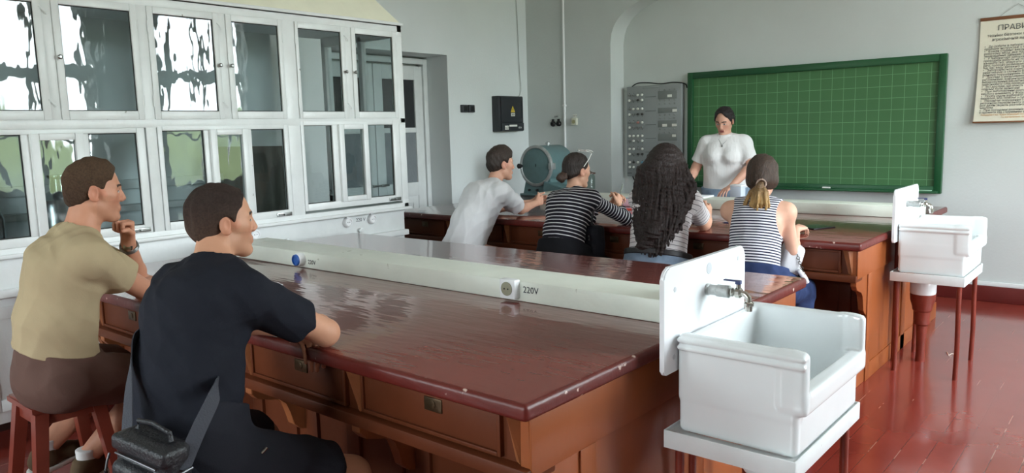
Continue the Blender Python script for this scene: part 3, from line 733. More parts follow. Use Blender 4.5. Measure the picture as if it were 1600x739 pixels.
def make_splash(label):
    x0, y0, y1, z0, z1 = -1.062, 1.902, 2.455, 0.79, 1.104
    t = thing('splashback', (x0, (y0 + y1) / 2, z0), label, 'splashback')
    ops = [('u', 0, rbox((x0 - 0.004, y0, z0), (x0 + 0.012, y1, z1), 0.005))]
    M = MB(); r = 0.035; pts = []
    for cy, cz, a0 in ((y1 - r, z1 - r, 0), (y0 + r, z1 - r, 90), (y0 + 0.012, z0 + 0.012, 180), (y1 - 0.012, z0 + 0.012, 270)):
        rr = r if a0 < 180 else 0.012
        for k in range(9): a = math.radians(a0 + k * 90 / 8); pts.append((cy + rr * math.cos(a), cz + rr * math.sin(a)))
    M.prism(pts, 'x', x0 - 0.003, x0 + 0.012, 0.004)
    M.build('panel', mat('white enamel board', (238, 240, 243), 0.25, coat=0.3, bump=0.02, bscale=4), t)
    w = MB()
    for y, z, rr in ((1.965, 1.035, 0.006), (2.40, 1.065, 0.006), (1.96, 0.835, 0.006), (2.185, 1.064, 0.016)):
        w.lathe((x0 + 0.0122, y, z), (1, 0, 0), [(0, rr + 0.002), (0.0008, rr + 0.0015), (0.001, rr * 0.7)], 20)
    w.build('screw_hole', mat('grey putty', (196, 200, 204), 0.6), t)
    # tap: long bushing, ball valve with lever, bent nose
    y, z = 2.172, 1.000
    w = MB(); w.lathe((x0 + 0.01, y, z), (1, 0, 0), [(0, 0.018), (0.01, 0.019), (0.012, 0.0165), (0.035, 0.0165), (0.037, 0.019), (0.075, 0.0195), (0.078, 0.016)], 24)
    tp = w.build('tap', mat('limescaled brass', (186, 188, 186), 0.45, metal=0.6, var=0.2, vscale=60, bump=0.3, bscale=90), t)
    xx = x0 + 0.086
    w = MB(); w.lathe((xx, y, z), (1, 0, 0), [(0, 0.010), (0.004, 0.013), (0.010, 0.014), (0.014, 0.011), (0.022, 0.016), (0.034, 0.016), (0.040, 0.011)], 20)
    w.cyl((xx + 0.028, y, z + 0.012), (xx + 0.028, y, z + 0.03), 0.007, n=14)
    w.tube([(xx + 0.035, y, z), (xx + 0.05, y, z - 0.002), (xx + 0.06, y, z - 0.012), (xx + 0.061, y, z - 0.03)], 0.0095, 14)
    w.lathe((xx + 0.061, y, z - 0.024), (0, 0, -1), [(0, 0.011), (0.003, 0.015), (0.012, 0.015), (0.014, 0.011), (0.028, 0.0105), (0.029, 0.007)], 20)
    w.build('valve', CHROME, tp)
    w = MB(); w.box(xx - 0.018, xx + 0.036, y - 0.007, y + 0.007, z + 0.034, z + 0.038, 0.0015, rot=Matrix.Rotation(-0.0, 3, 'Y')); w.box(xx + 0.02, xx + 0.036, y - 0.008, y + 0.008, z + 0.026, z + 0.038, 0.002)
    o = w.build('lever', mat('dark blue lever', (44, 56, 104), 0.45), tp); o['label'] = 'dark blue tap lever'
    w = MB(); w.box(x0 - 0.05, x0 - 0.003, y0 + 0.2, y1 - 0.2, 0.80, 1.0, 0.003); w.build('mounting_block', WOODD, t)
    return t
s1_ = make_sink('large white porcelain sink nearest the camera, at the end of the near bench')
st1_ = make_stand('stand carrying the near porcelain sink, with white angle frame and red-brown pipe legs')
sp1_ = make_splash('white splashback with blue-levered tap above the near porcelain sink')
D2 = (-0.116, 2.955, 0.0)
for o, lb in ((s1_, 'smaller-looking white porcelain sink farther back, beside the wall below the chalkboard corner'), (st1_, 'stand under the far porcelain sink, with three pipe legs seen on the red floor'), (sp1_, 'white splashback with tap above the far porcelain sink near the chalkboard corner')):
    c = copy_tree(o, D2); c['label'] = lb
for ch in bpy.data.objects:
    if ch.name.startswith('lever.'): ch['label'] = 'dark tap lever'
# funnel waste pipes under the sinks
def waste(dx, dy, lab):
    x, y = -0.876 + dx, 2.235 + dy
    t = thing('waste_pipe', (x, y, 0), lab, 'waste pipe')
    MB().lathe((x, y, 0.598), (0, 0, -1), [(0.0, 0.045), (0.05, 0.055), (0.09, 0.074), (0.155, 0.074), (0.165, 0.07), (0.168, 0.04)], 28).build('collar', PORC, t)
    MB().lathe((x, y, 0.44), (0, 0, -1), [(0, 0.06), (0.01, 0.073), (0.05, 0.070), (0.09, 0.058), (0.11, 0.056), (0.12, 0.048), (0.17, 0.042), (0.185, 0.045), (0.20, 0.044), (0.21, 0.032), (0.30, 0.028), (0.40, 0.026), (0.44, 0.03)], 24).build('funnel', PIPER, t)
waste(0, 0, 'red-brown funnel waste pipe under the near porcelain sink'); waste(-0.20, 2.99, 'red-brown funnel waste pipe with white collar under the far porcelain sink')
for dx, dy, lab in ((0, 0, 'thin brown water pipe standing behind the near sink'), (-0.116, 2.955, 'thin brown water pipe standing behind the far sink')):
    w = MB(); w.tube([(-1.095 + dx, 2.17 + dy, 0), (-1.095 + dx, 2.17 + dy, 0.98), (-1.087 + dx, 2.17 + dy, 1.0), (-1.066 + dx, 2.17 + dy, 1.0)], 0.012, 12)
    tag(w.build('water_pipe', PIPER, None, (-1.095 + dx, 2.17 + dy, 0)), lab, 'pipe')
# ------------------------------------------------------------------ chalkboard
GRN = mat('green chalkboard', (66, 112, 68), 0.55, var=0.10, vscale=2.2, bump=0.03, bscale=80)
GRNF = mat('dark green painted frame', (26, 80, 46), 0.35, var=0.08, bump=0.1)
CHALK = mat('white painted grid', (112, 160, 116), 0.8)
yb = YNI - 0.005
bx0, bx1, bz0, bz1 = -3.738, -1.395, 0.885, 2.045
cb = thing('chalkboard', ((bx0 + bx1) / 2, yb, bz0), 'green chalkboard with fine white grid lines in dark green frame', 'chalkboard')
MB().frame('y', yb - 0.055, yb - 0.002, bx0, bx1, bz0, bz1, 0.058, 0.062, 0.004).build('frame', GRNF, cb)
bd = MB().box(bx0 + 0.05, bx1 - 0.05, yb - 0.03, yb - 0.004, bz0 + 0.05, bz1 - 0.05).build('board', GRN, cb, smooth=0)
w = MB(); x = bx0 + 0.115
while x < bx1 - 0.07: w.box(x, x + 0.0035, yb - 0.0306, yb - 0.03, bz0 + 0.062, bz1 - 0.062); x += 0.1005
z = bz0 + 0.115
while z < bz1 - 0.07: w.box(bx0 + 0.06, bx1 - 0.06, yb - 0.0306, yb - 0.03, z, z + 0.0035); z += 0.1
w.build('grid', CHALK, bd, smooth=0)
MB().box(bx0 + 0.02, bx1 - 0.02, yb - 0.10, yb - 0.05, bz0 + 0.004, bz0 + 0.024, 0.004).build('chalk_ledge', GRNF, cb)
w = MB(); w.cyl((-2.36, yb - 0.078, bz0 + 0.0315), (-2.29, yb - 0.078, bz0 + 0.0315), 0.0075, n=12)
tag(w.build('chalk_stick', mat('chalk', (240, 240, 236), 0.9), None, (-2.325, yb - 0.078, bz0 + 0.024)), 'stick of white chalk lying on the chalkboard ledge', 'chalk')
w = MB(); w.box(-1.60, -1.46, yb - 0.095, yb - 0.058, bz0 + 0.024, bz0 + 0.031, 0.003)
tag(w.build('chalk_rag', mat('pale dusty rag', (150, 186, 160), 0.9, bump=0.6, bscale=60), None, (-1.53, yb - 0.078, bz0 + 0.024)), 'pale chalk-dusted rag at the right end of the chalkboard ledge', 'rag')

# ------------------------------------------------------------------ grey switch panel
PGREY = mat('grey hammered panel', (142, 146, 146), 0.45, var=0.05, vscale=8)
px0, px1, pz0, pz1 = -4.452, -3.80, 0.985, 1.945
pn = thing('control_panel', ((px0 + px1) / 2, YNI, pz0), 'grey wall panel with four columns of knobs and labelled jacks', 'control panel')
yf = YNI - 0.07
MB().box(px0, px1, yf, YNI - 0.003, pz0, pz1, 0.006).build('housing', PGREY, pn)
U = lambda u: px0 + u * (px1 - px0)
Vv = lambda v: pz1 - v * (pz1 - pz0)
KN = [mat('knob ivory', (222, 222, 214), 0.4), mat('knob grey', (120, 122, 120), 0.4), mat('knob dark', (60, 58, 56), 0.4), mat('knob pink', (176, 120, 112), 0.4), mat('knob blue', (96, 150, 176), 0.4)]
KROW = [.097, .154, .248, .308, .398, .453, .547, .602, .692, .749, .841, .896]; KCOL = [.058, .133, .217, .297]
kc = ['1100', '0120', '1000', '0122', '1130', '0111', '0000', '1010', '0010', '0122', '0204', '0020']
base_k = None
for r, v in enumerate(KROW):
    for c, u in enumerate(KCOL):
        w = MB(); x, z = U(u), Vv(v)
        w.lathe((x, yf, z), (0, -1, 0), [(0, 0.013), (0.012, 0.0125), (0.016, 0.010), (0.017, 0.0)], 14)
        w.build('knob', KN[int(kc[r][c])], pn)
w = MB()
for r, v in enumerate(KROW):
    for u in KCOL: w.cyl((U(u), yf + 0.001, Vv(v + (0.022 if r % 2 else -0.022))), (U(u), yf - 0.004, Vv(v + (0.022 if r % 2 else -0.022))), 0.0035, n=8)
o = w.build('switch_studs', BLACKP, pn); o['kind'] = 'stuff'
for v0, v1 in ((.068, .155), (.248, .306), (.385, .46), (.53, .607)):
    w = MB(); w.box(U(.585), U(.925), yf - 0.002, yf + 0.001, Vv(v1), Vv(v0), 0.001); w.build('meter_strip', mat('slightly darker grey strip', (122, 126, 124), 0.5), pn)
for v in (.056, .166, .205, .325, .362, .479, .516, .632, .675):
    for u in (.62, .708, .796, .88):
        w = MB(); w.lathe((U(u), yf, Vv(v)), (0, -1, 0), [(0, 0.008), (0.004, 0.008), (0.005, 0.004), (0.001, 0.0)], 12); w.build('jack', STEEL, pn)
for u, v, wd_ in ((.796, .124, .08), (.885, .282, .08), (.708, .438, .085), (.88, .438, .085), (.875, .552, .07)):
    w = MB(); w.box(U(u) - wd_ * 0.32, U(u) + wd_ * 0.32, yf - 0.0035, yf - 0.0018, Vv(v + .014), Vv(v - .014)); w.build('paper_label', mat('label paper', (228, 228, 220), 0.8), pn, smooth=0)
for v in (.123, .277, .427, .577, .728):
    w = MB(); w.box(U(.355), U(.55), yf - 0.0015, yf + 0.001, Vv(v + .003), Vv(v - .003)); w.build('caption_strip', mat('dark caption', (92, 96, 96), 0.6), pn, smooth=0)
w = MB(); w.box(U(.30), U(.62), yf - 0.004, yf + 0.001, Vv(.028), Vv(.008), 0.001); w.build('name_plate', PGREY, pn)
w = MB(); w.box(U(.01), U(.09), yf - 0.001, yf + 0.001, Vv(.968), Vv(.958)); w.build('maker_plate', mat('dark caption', (92, 96, 96), 0.6), pn, smooth=0)
def cable(pts, r, name, m, label, cat='cable'):
    # smooth Catmull-Rom through the points
    P = [Vector(p) for p in pts]; out = []
    for i in range(len(P) - 1):
        a, b, c, d = P[max(i-1, 0)], P[i], P[i+1], P[min(i+2, len(P)-1)]
        for k in range(6):
            t = k / 6; out.append(0.5 * ((2*b) + (c-a)*t + (2*a-5*b+4*c-d)*t*t + (-a+3*b-3*c+d)*t**3))
    out.append(P[-1])
    return tag(MB().tube(out, r, 8).build(name, m, None, P[0]), label, cat)
yq = YNI - 0.012
cable([(-4.42, yq, 1.0), (-4.40, yq, 0.95), (-4.34, yq, 0.90), (-4.25, yq, 0.865), (-4.1, yq, 0.84), (-3.95, yq, 0.80)], 0.007, 'cable', BLACKP, 'black cable curving down from the lower edge of the grey panel')
cable([(-4.40, yq - 0.03, 1.947), (-4.33, yq - 0.03, 1.978), (-4.2, yq - 0.03, 1.975), (-4.05, yq - 0.03, 1.956), (-3.9, yq - 0.03, 1.962), (-3.78, yq - 0.02, 1.94), (-3.768, yq, 1.90)], 0.006, 'cable', BLACKP, 'black cable lying along the top of the grey panel')

# ------------------------------------------------------------------ rules poster
PAPER = mat('aged poster paper', (226, 221, 202), 0.5, var=0.06, vscale=5)
po = thing('poster', (-0.935, YNI, 1.48), 'cream safety-rules poster in Cyrillic hanging on the wall right of the chalkboard', 'poster')
w = MB(); N = 14; rows = []
pxa, pxb, pza, pzb = -1.176, -0.68, 1.478, 2.288
for k in range(N + 1):
    v = k / N; z = pzb + (pza - pzb) * v
    y = YNI - 0.012 - 0.03 * v * v
    g = -0.012 * v ** 3
    rows.append([w.bm.verts.new((x_, y + dy, z)) for dy in (0, 0.002) for x_ in (pxa + g, pxb)])
for a, b in zip(rows, rows[1:]):
    for q in ((0, 1), (3, 2), (1, 3), (2, 0)): w.bm.faces.new((a[q[0]], a[q[1]], b[q[1]], b[q[0]]))
w.bm.faces.new(rows[0]) if False else None
w.build('sheet', PAPER, po, smooth=60)
RODM = mat('brown hanging rod', (122, 78, 50), 0.5)
MB().box(pxa - 0.004, pxb + 0.004, YNI - 0.02, YNI - 0.002, pzb - 0.012, pzb + 0.014, 0.004).build('top_rod', RODM, po)
MB().box(pxa - 0.016, pxb + 0.004, YNI - 0.052, YNI - 0.036, pza - 0.01, pza + 0.003, 0.003).build('bottom_rod', RODM, po)
w = MB(); w.tube([(pxa + 0.12, YNI - 0.012, pzb + 0.01), ((pxa + pxb) / 2, YNI - 0.008, pzb + 0.10), (pxb - 0.12, YNI - 0.012, pzb + 0.01)], 0.0015, 6); w.build('hanging_string', mat('thin string', (150, 150, 145), 0.8), po)
TXT = mat('poster print', (92, 94, 92), 0.8); TXO = mat('orange poster print', (206, 158, 104), 0.8)
def pline(s, z, size, x=None, al='LEFT', m=TXT, width=None):
    v = (pzb - z) / (pzb - pza); y = YNI - 0.0135 - 0.03 * v * v
    text_mesh('lettering', s, size, facing((x if x is not None else -1.14 - 0.010 * v ** 3, y - 0.0012, z), (1, 0, 0), (0, -0.06 * v, 1)), m, po, al)
xc = -0.915
pline('ПРАВИЛА', 2.195, 0.058, xc, 'CENTER'); pline('техніки безпеки при роботі в', 2.148, 0.030, xc, 'CENTER'); pline('агрохімічній лабораторії', 2.115, 0.030, xc, 'CENTER')
body = ['•   До роботи в лабораторії допускають', 'пройшли інструктаж з техніки безпеки', '•   Кожен студент виконує роботу на', 'робочому місці, яке під час роботи не', 'захаращення зайвими предметами', '•   У лабораторії забороняється', 'проводити роботи не пов\'язані з темою', 'вживати їжу, зберігати особисті', 'речі, голосно розмовляти, працювати', 'під час виду витяжної приладами', '•   Забороняється користуватись', 'реактивами із склянок без етикеток', 'різними порушеннями техніки', '•   Досліди з шкідливими леткими', 'речовинами, концентрованими', 'випаровування кислотних і лужних', 'здійснювати слід проводити у шафі', '•   Всі досліди, що мають запах,', 'повинні бути зазначені', '•   При виготовленні розчинів кислот', 'кислоту вливають у воду, а не навпаки', '•   Пробу рідин відбирати лише грушею', 'бюретки, або піпетки з гумовою грушею', '•   Механічні порушення і опіки', 'розчином перманганату калію або', 'рот дезінфікують розчином борної', 'кислоти', '•   При попаданні розчинів кислот на', 'її промити під струменем води.']
z = 2.065
for s in body:
    pline(s, z, 0.0235); z -= 0.0186 if True else 0
pline('Завідувач кафедри агрохімії та ґрунтознавства', 1.527, 0.019, -0.92, 'CENTER', TXO); pline('За матеріалами лабораторії', 1.507, 0.017, -0.88, 'CENTER', TXO)

# ------------------------------------------------------------------ fittings on the left wall and the pier
eb = thing('electrical_box', (XL, 6.625, 1.505), 'black electrical box with yellow lightning triangle on the white wall', 'electrical box')
y0, y1, z0, z1 = 6.42, 6.838, 1.505, 1.893
EBM = mat('black enclosure', (42, 45, 50), 0.35, var=0.05)
MB().box(XL - 0.006, XL + 0.10, y0, y1, z0, z1, 0.006).build('enclosure', EBM, eb)
dr = MB().box(XL + 0.098, XL + 0.112, y0 + 0.03, y1 - 0.012, z0 + 0.10, z1 - 0.01, 0.004).build('door', EBM, eb)
MB().frame('x', XL + 0.111, XL + 0.114, y0 + 0.045, y1 - 0.04, z0 + 0.145, z1 - 0.05, 0.004, bev=0).build('door_panel', EBM, dr)
MB().box(XL + 0.098, XL + 0.114, y0 + 0.03, y1 - 0.004, z0 + 0.006, z0 + 0.094, 0.004).build('lower_cover', EBM, eb)
xs = XL + 0.1145
YEL = mat('warning yellow', (214, 184, 60), 0.5)
w = MB(); yc, zc = 6.642, 1.745; w.prism([(yc - 0.037, zc - 0.03), (yc + 0.037, zc - 0.03), (yc, zc + 0.042)], 'x', xs - 0.004, xs); st = w.build('warning_triangle', YEL, dr, smooth=0)
w = MB(); w.prism([(yc + 0.004, zc + 0.022), (yc - 0.008, zc - 0.002), (yc + 0.001, zc - 0.002), (yc - 0.003, zc - 0.024), (yc + 0.010, zc + 0.004), (yc + 0.001, zc + 0.004)], 'x', xs, xs + 0.0006); w.build('lightning_bolt', BLACKP, st, smooth=0) if False else w.build('lightning_bolt', BLACKP, dr, smooth=0)
w = MB(); w.box(xs - 0.004, xs, yc - 0.032, yc + 0.034, zc - 0.073, zc - 0.038); w.build('voltage_label', mat('label paper', (228, 228, 220), 0.8), dr, smooth=0)
text_mesh('lettering', '380V', 0.028, facing((xs + 0.0003, yc + 0.001, zc - 0.065), (0, 1, 0), (0, 0, 1)), INK, dr, 'CENTER')
w = MB(); w.box(xs - 0.002, xs + 0.0005, 6.50, 6.56, 1.525, 1.568); w.build('paper_label', mat('label paper', (228, 228, 220), 0.8), eb, smooth=0)
text_mesh('lettering', 'ЩО', 0.032, facing((xs + 0.0008, 6.53, 1.535), (0, 1, 0), (0, 0, 1)), INK, eb, 'CENTER')
w = MB(); w.box(xs - 0.002, xs + 0.0005, 6.575, 6.71, 1.558, 1.578); w.build('name_label', mat('label paper', (228, 228, 220), 0.8), eb, smooth=0)
text_mesh('lettering', 'IP54', 0.03, facing((xs + 0.0008, 6.76, 1.535), (0, 1, 0), (0, 0, 1)), mat('white print', (210, 212, 212), 0.6), eb, 'CENTER')
for (a, b), lab in (((5.915, 6.0), 'black wall switch, the one nearer the door of the pair'), ((6.022, 6.108), 'black wall switch, the one nearer the electrical box of the pair')):
    t = thing('wall_switch', (XL, (a + b) / 2, 1.755), lab, 'switch', 'pair of black switches')
    MB().box(XL, XL + 0.035, a, b, 1.715, 1.795, 0.006).build('case', mat('dark grey plastic', (62, 64, 68), 0.4), t)
    MB().box(XL + 0.033, XL + 0.043, a + 0.02, b - 0.012, 1.728, 1.782, 0.006).build('rocker', BLACKP, t)
for x, lab in ((-5.30, 'black round wall socket, left of the pair on the grey pier'), (-5.222, 'black round wall socket, right of the pair beside the white conduit')):
    t = thing('wall_socket', (x, YB, 1.577), lab, 'socket', 'pair of black sockets')
    MB().lathe((x, YB, 1.577), (0, -1, 0), [(0, 0.031), (0.022, 0.030), (0.03, 0.024), (0.032, 0.018), (0.022, 0.016), (0.022, 0.0)], 24).build('body', BLACKP, t)
    MB().box(x - 0.012, x + 0.012, YB - 0.02, YB, 1.60, 1.63, 0.003).build('cable_entry', BLACKP, t)
    
text_mesh('lettering', '220V', 0.026, facing((-5.26, YB - 0.002, 1.648), (1, 0, 0), (0, 0, 1)), INK, None, 'CENTER')
o = [q for q in bpy.data.objects if q.name.startswith('lettering') and q.parent is None][0]; o.name = 'wall_lettering'; tag(o, 'small 220V lettering painted above the two black wall sockets', 'lettering')
t = thing('wall_socket', (-4.997, YB, 1.595), 'cream square wall socket right of the white conduit', 'socket')
MB().box(-5.03, -4.962, YB - 0.035, YB, 1.555, 1.632, 0.005).build('plate', mat('cream plastic', (214, 214, 196), 0.4), t)
MB().lathe((-4.996, YB - 0.0355, 1.592), (0, -1, 0), [(0, 0.022), (0.002, 0.022), (0.0025, 0.018), (-0.006, 0.016), (-0.006, 0)], 22).build('socket_face', mat('pale olive plastic', (170, 168, 128), 0.4), t)
MB().box(-5.028, -4.975, YB - 0.003, YB, 1.638, 1.672).build('paper_label', mat('label paper', (228, 228, 220), 0.8), t, smooth=0)
text_mesh('lettering', '220 V', 0.022, facing((-5.001, YB - 0.0035, 1.648), (1, 0, 0), (0, 0, 1)), INK, t, 'CENTER')
cn = thing('conduit', (-5.13, YB, 0.87), 'thin white vertical conduit pipe running up the grey pier', 'conduit')
MB().tube([(-5.13, YB - 0.016, 0.13), (-5.13, YB - 0.016, 2.0), (-5.128, YB - 0.016, 3.2), (-5.128, YB - 0.016, ZC - 0.003)], 0.013, 14).build('pipe', PLASTW, cn)
w = MB(); w.box(-5.15, -5.112, YB - 0.033, YB, 1.765, 1.785, 0.003); w.build('clamp', PLASTW, cn)
cable([(XL + 0.01, 6.86, ZC - 0.003), (XL + 0.012, 6.865, 3.2), (XL + 0.012, 6.885, 2.7), (XL + 0.012, 6.90, 2.2), (XL + 0.014, 6.915, 2.03), (XL + 0.02, 6.895, 1.93), (XL + 0.03, 6.83, 1.89)], 0.0045, 'cable', mat('grey cable', (196, 198, 196), 0.5), 'thin grey cable hanging down the white wall to the electrical box')

# ------------------------------------------------------------------ on the far bench
OV = mat('teal grey hammered enamel', (96, 124, 126), 0.4, var=0.08, vscale=20, bump=0.12, bscale=120)
OVR = mat('dull aluminium ring', (176, 180, 180), 0.4, metal=0.6, var=0.15, vscale=25)
ox, oy, oz, R = -4.82, 6.10, 1.152, 0.207
ov = thing('drying_oven', (ox, oy + 0.19, 0.85), 'round teal drum-shaped oven with aluminium door ring on the far bench corner', 'oven')
MB().lathe((ox, oy + 0.01, oz), (0, 1, 0), [(0, R - 0.012), (0.0, R - 0.006), (0.012, R - 0.004), (0.36, R - 0.004), (0.38, R - 0.02), (0.385, R - 0.06), (0.386, 0)], 56).build('drum', OV, ov, smooth=40)
MB().lathe((ox, oy + 0.016, oz), (0, -1, 0), [(0.0, R - 0.02), (0, R), (0.016, R + 0.002), (0.024, R - 0.006), (0.026, R - 0.026), (0.02, R - 0.03), (0.014, R - 0.032)], 56).build('door_ring', OVR, ov, smooth=40)
dd = MB().lathe((ox, oy + 0.012, oz), (0, -1, 0), [(0, R - 0.028), (0.012, R - 0.03), (0.018, R - 0.05), (0.02, 0.0)], 56).build('door', OV, ov, smooth=40)
MB().lathe((ox - 0.172, oy - 0.012, oz + 0.0), (0, -1, 0), [(0, 0.012), (0.02, 0.014), (0.024, 0.024), (0.05, 0.026), (0.056, 0.02), (0.058, 0)], 20).build('door_knob', BLACKP, dd)
MB().box(ox + 0.0, ox + 0.006, oy - 0.011, oy - 0.006, oz - 0.01, oz + 0.02, 0.001).build('keyhole', BLACKP, dd)
MB().box(ox + R - 0.035, ox + R + 0.008, oy - 0.022, oy + 0.05, oz - 0.035, oz + 0.03, 0.005).build('hinge', OVR, ov)
MB().lathe((ox + 0.03, oy + 0.17, oz + R - 0.006), (0, 0, 1), [(0, 0.02), (0.012, 0.02), (0.014, 0.026), (0.03, 0.026), (0.032, 0.016), (0.04, 0.012), (0.041, 0)], 20).build('vent_cap', OVR, ov)
w = MB(); w.prism([(ox - 0.19, 0.865), (ox + 0.2, 0.865), (ox + 0.16, oz - 0.13), (ox - 0.15, oz - 0.13)], 'y', oy + 0.02, oy + 0.34, 0.006); w.box(ox - 0.2, ox + 0.21, oy - 0.02, oy + 0.37, 0.85, 0.87, 0.004); bs = w.build('base', OV, ov)
for dx in (-0.1, 0.0):
    MB().lathe((ox + dx, oy + 0.019, 0.905), (0, -1, 0), [(0, 0.014), (0.016, 0.013), (0.018, 0)], 16).build('control_knob', BLACKP, bs)
MB().prism([(ox + 0.10, 0.872), (ox + 0.34, 0.872), (ox + 0.34, 0.94), (ox + 0.12, 1.0)], 'y', oy - 0.03, oy + 0.16, 0.005).build('switch_housing', OV, ov)
jr = thing('glass_jar', (-4.243, 6.2, 0.85), 'clear glass jar with dark brown lid behind the striped-sleeve girl\'s face', 'jar')
MB().lathe((-4.243, 6.2, 0.85), (0, 0, 1), [(0, 0.055), (0.004, 0.06), (0.2, 0.06), (0.215, 0.052), (0.222, 0.052), (0.222, 0.049), (0.213, 0.049), (0.198, 0.056), (0.008, 0.056), (0.007, 0.0)], 30).build('body', glass_mat('jar glass', (236, 242, 240), 0.0, 4, 0.4), jr)
MB().lathe((-4.243, 6.2, 1.072), (0, 0, 1), [(0, 0.03), (0.003, 0.064), (0.014, 0.064), (0.018, 0.04), (0.03, 0.014), (0.04, 0.012), (0.041, 0)], 30).build('lid', mat('dark brown lid', (74, 52, 42), 0.4), jr)
def pen(x, y, z, ang, L_, m, lab, cap=None, tilt=0.0, r=0.0045, mcap=None):
    d = Vector((math.cos(ang) * math.cos(tilt), math.sin(ang) * math.cos(tilt), math.sin(tilt))); p = Vector((x, y, z))
    t = thing('pen', (x, y, z - r), lab, 'pen')
    MB().lathe(p - d * L_ / 2, d, [(0, 0.001), (0.012, r * 0.7), (0.02, r), (L_ * 0.62, r)], 12).build('barrel', m, t)
    MB().lathe(p - d * L_ / 2, d, [(L_ * 0.62, r * 1.15), (L_ - 0.004, r * 1.15), (L_, r * 0.6)], 12).build('cap', mcap or m, t)
    return t
PINK = mat('pink plastic', (226, 120, 130), 0.4); RED = mat('coral red plastic', (216, 84, 72), 0.4)
pen(-3.13, 5.07, 0.8555, 0.2, 0.13, PINK, 'pink pen lying on the far bench between the striped-sleeve and long-haired girls', r=0.0055)
pen(-3.245, 5.33, 0.8555, 0.25, 0.14, RED, 'coral red pen lying by the white duct between two girls', r=0.0055)
t = thing('pencil_case', (-3.40, 5.50, 0.85), 'small pink transparent pencil case leaning by the white duct', 'pencil case')
MB().box(-3.47, -3.31, 5.56, 5.62, 0.85, 0.915, 0.012, rot=Matrix.Rotation(0.2, 3, 'Z')).build('pouch', mat('milky pink plastic', (222, 176, 188), 0.35), t)
MB().tube([(-3.465, 5.575, 0.917), (-3.39, 5.59, 0.92), (-3.32, 5.605, 0.917)], 0.004, 8).build('zip', mat('zip teal', (120, 170, 178), 0.4), t)
t = thing('notebook', (-2.02, 4.85, 0.85), 'small pale blue and white notebook lying left of the ponytailed girl', 'notebook')
R_ = Matrix.Rotation(0.5, 3, 'Z')
MB().box(-2.11, -1.95, 4.72, 4.92, 0.85, 0.858, 0.001, rot=R_).build('pages', mat('paper white', (236, 238, 242), 0.8), t); MB().box(-2.11, -1.95, 4.72, 4.92, 0.858, 0.8605, 0.001, rot=R_).build('cover', mat('pale blue card', (168, 188, 226), 0.5), t)
pen(-2.17, 4.86, 0.8545, 0.3, 0.13, mat('navy plastic', (48, 56, 96), 0.4), 'dark pen lying beside the pale blue notebook')
t = thing('phone', (-1.64, 4.83, 0.85), 'black phone lying on the far bench by the ponytailed girl\'s hand', 'phone')
R_ = Matrix.Rotation(-0.45, 3, 'Z')
MB().box(-1.715, -1.555, 4.80, 4.98, 0.85, 0.86, 0.004, rot=R_).build('case', BLACKP, t); MB().box(-1.708, -1.562, 4.808, 4.972, 0.8598, 0.8606, 0.0, rot=R_).build('screen', mat('dark glass screen', (22, 24, 30), 0.1), t)
SHEET = mat('paper white', (236, 238, 242), 0.8)
for k, (x, y, a, lab) in enumerate(((-2.93, 5.745, 0.03, 'white paper sheet lying on the far duct in front of the standing woman'),)):
    w = MB(); w.box(x - 0.16, x + 0.16, y - 0.1, y + 0.1, 0.9325, 0.944, 0.001, rot=Matrix.Rotation(a, 3, 'Z')); tag(w.build('paper_stack', SHEET, None, (x, y, 0.9325)), lab, 'paper')
t = thing('paper_box', (-2.685, 6.12, 0.85), 'small white carton standing behind the duct near the woman\'s left hand', 'box')
MB().box(-2.73, -2.635, 6.06, 6.15, 0.85, 1.0, 0.002).build('carton', mat('pale blue white card', (206, 214, 228), 0.6), t); MB().box(-2.732, -2.633, 6.058, 6.152, 1.0, 1.014, 0.002).build('lid', SHEET, t)
w = MB(); w.tube([(-0.985, 5.52, 0.003), (-0.975, 5.50, 0.006), (-0.955, 5.44, 0.003), (-0.945, 5.47, 0.008), (-0.935, 5.49, 0.003)], 0.0025, 6)
tag(w.build('wire_scrap', mat('pale wire', (226, 214, 200), 0.5), None, (-0.96, 5.48, 0)), 'small bent scrap of pale wire lying on the red floor', 'wire')
# ------------------------------------------------------------------ people
V3 = lambda *a: np.array(a, dtype=np.float64)
def nrm(v): v = np.array(v, float); return v / np.linalg.norm(v)
SKIN = mat('skin', (200, 150, 120), 0.5, attr='Col', var=0.05, vscale=25, bump=0.05, bscale=180, spec=0.35)
def cloth_mat(name, rgb, rough=0.9, bs=300, b=0.12): return mat(name, rgb, rough, var=0.06, vscale=8, bump=b, bscale=bs, spec=0.15)
HAIRM = mat('hair', (60, 45, 36), 0.5, attr='Col', var=0.45, vscale=140, vstretch=(1, 1, 0.10), bump=0.9, bscale=190, bstretch=(1, 1, 0.10), spec=0.35)
HAIRB = mat('cropped hair', (60, 45, 36), 0.7, attr='Col', var=0.35, vscale=160, bump=0.5, bscale=420, spec=0.2)

def headM(a, pitch=0.0, roll=0.0):
    f = V3(-math.sin(a), math.cos(a), 0); r = V3(math.cos(a), math.sin(a), 0); u = V3(0, 0, 1)
    f2 = f * math.cos(pitch) - u * math.sin(pitch); u2_ = u * math.cos(pitch) + f * math.sin(pitch)
    r3 = r * math.cos(roll) - u2_ * math.sin(roll); u3 = u2_ * math.cos(roll) + r * math.sin(roll)
    return np.stack([r3, f2, u3], 1)            # columns: right, forward, up

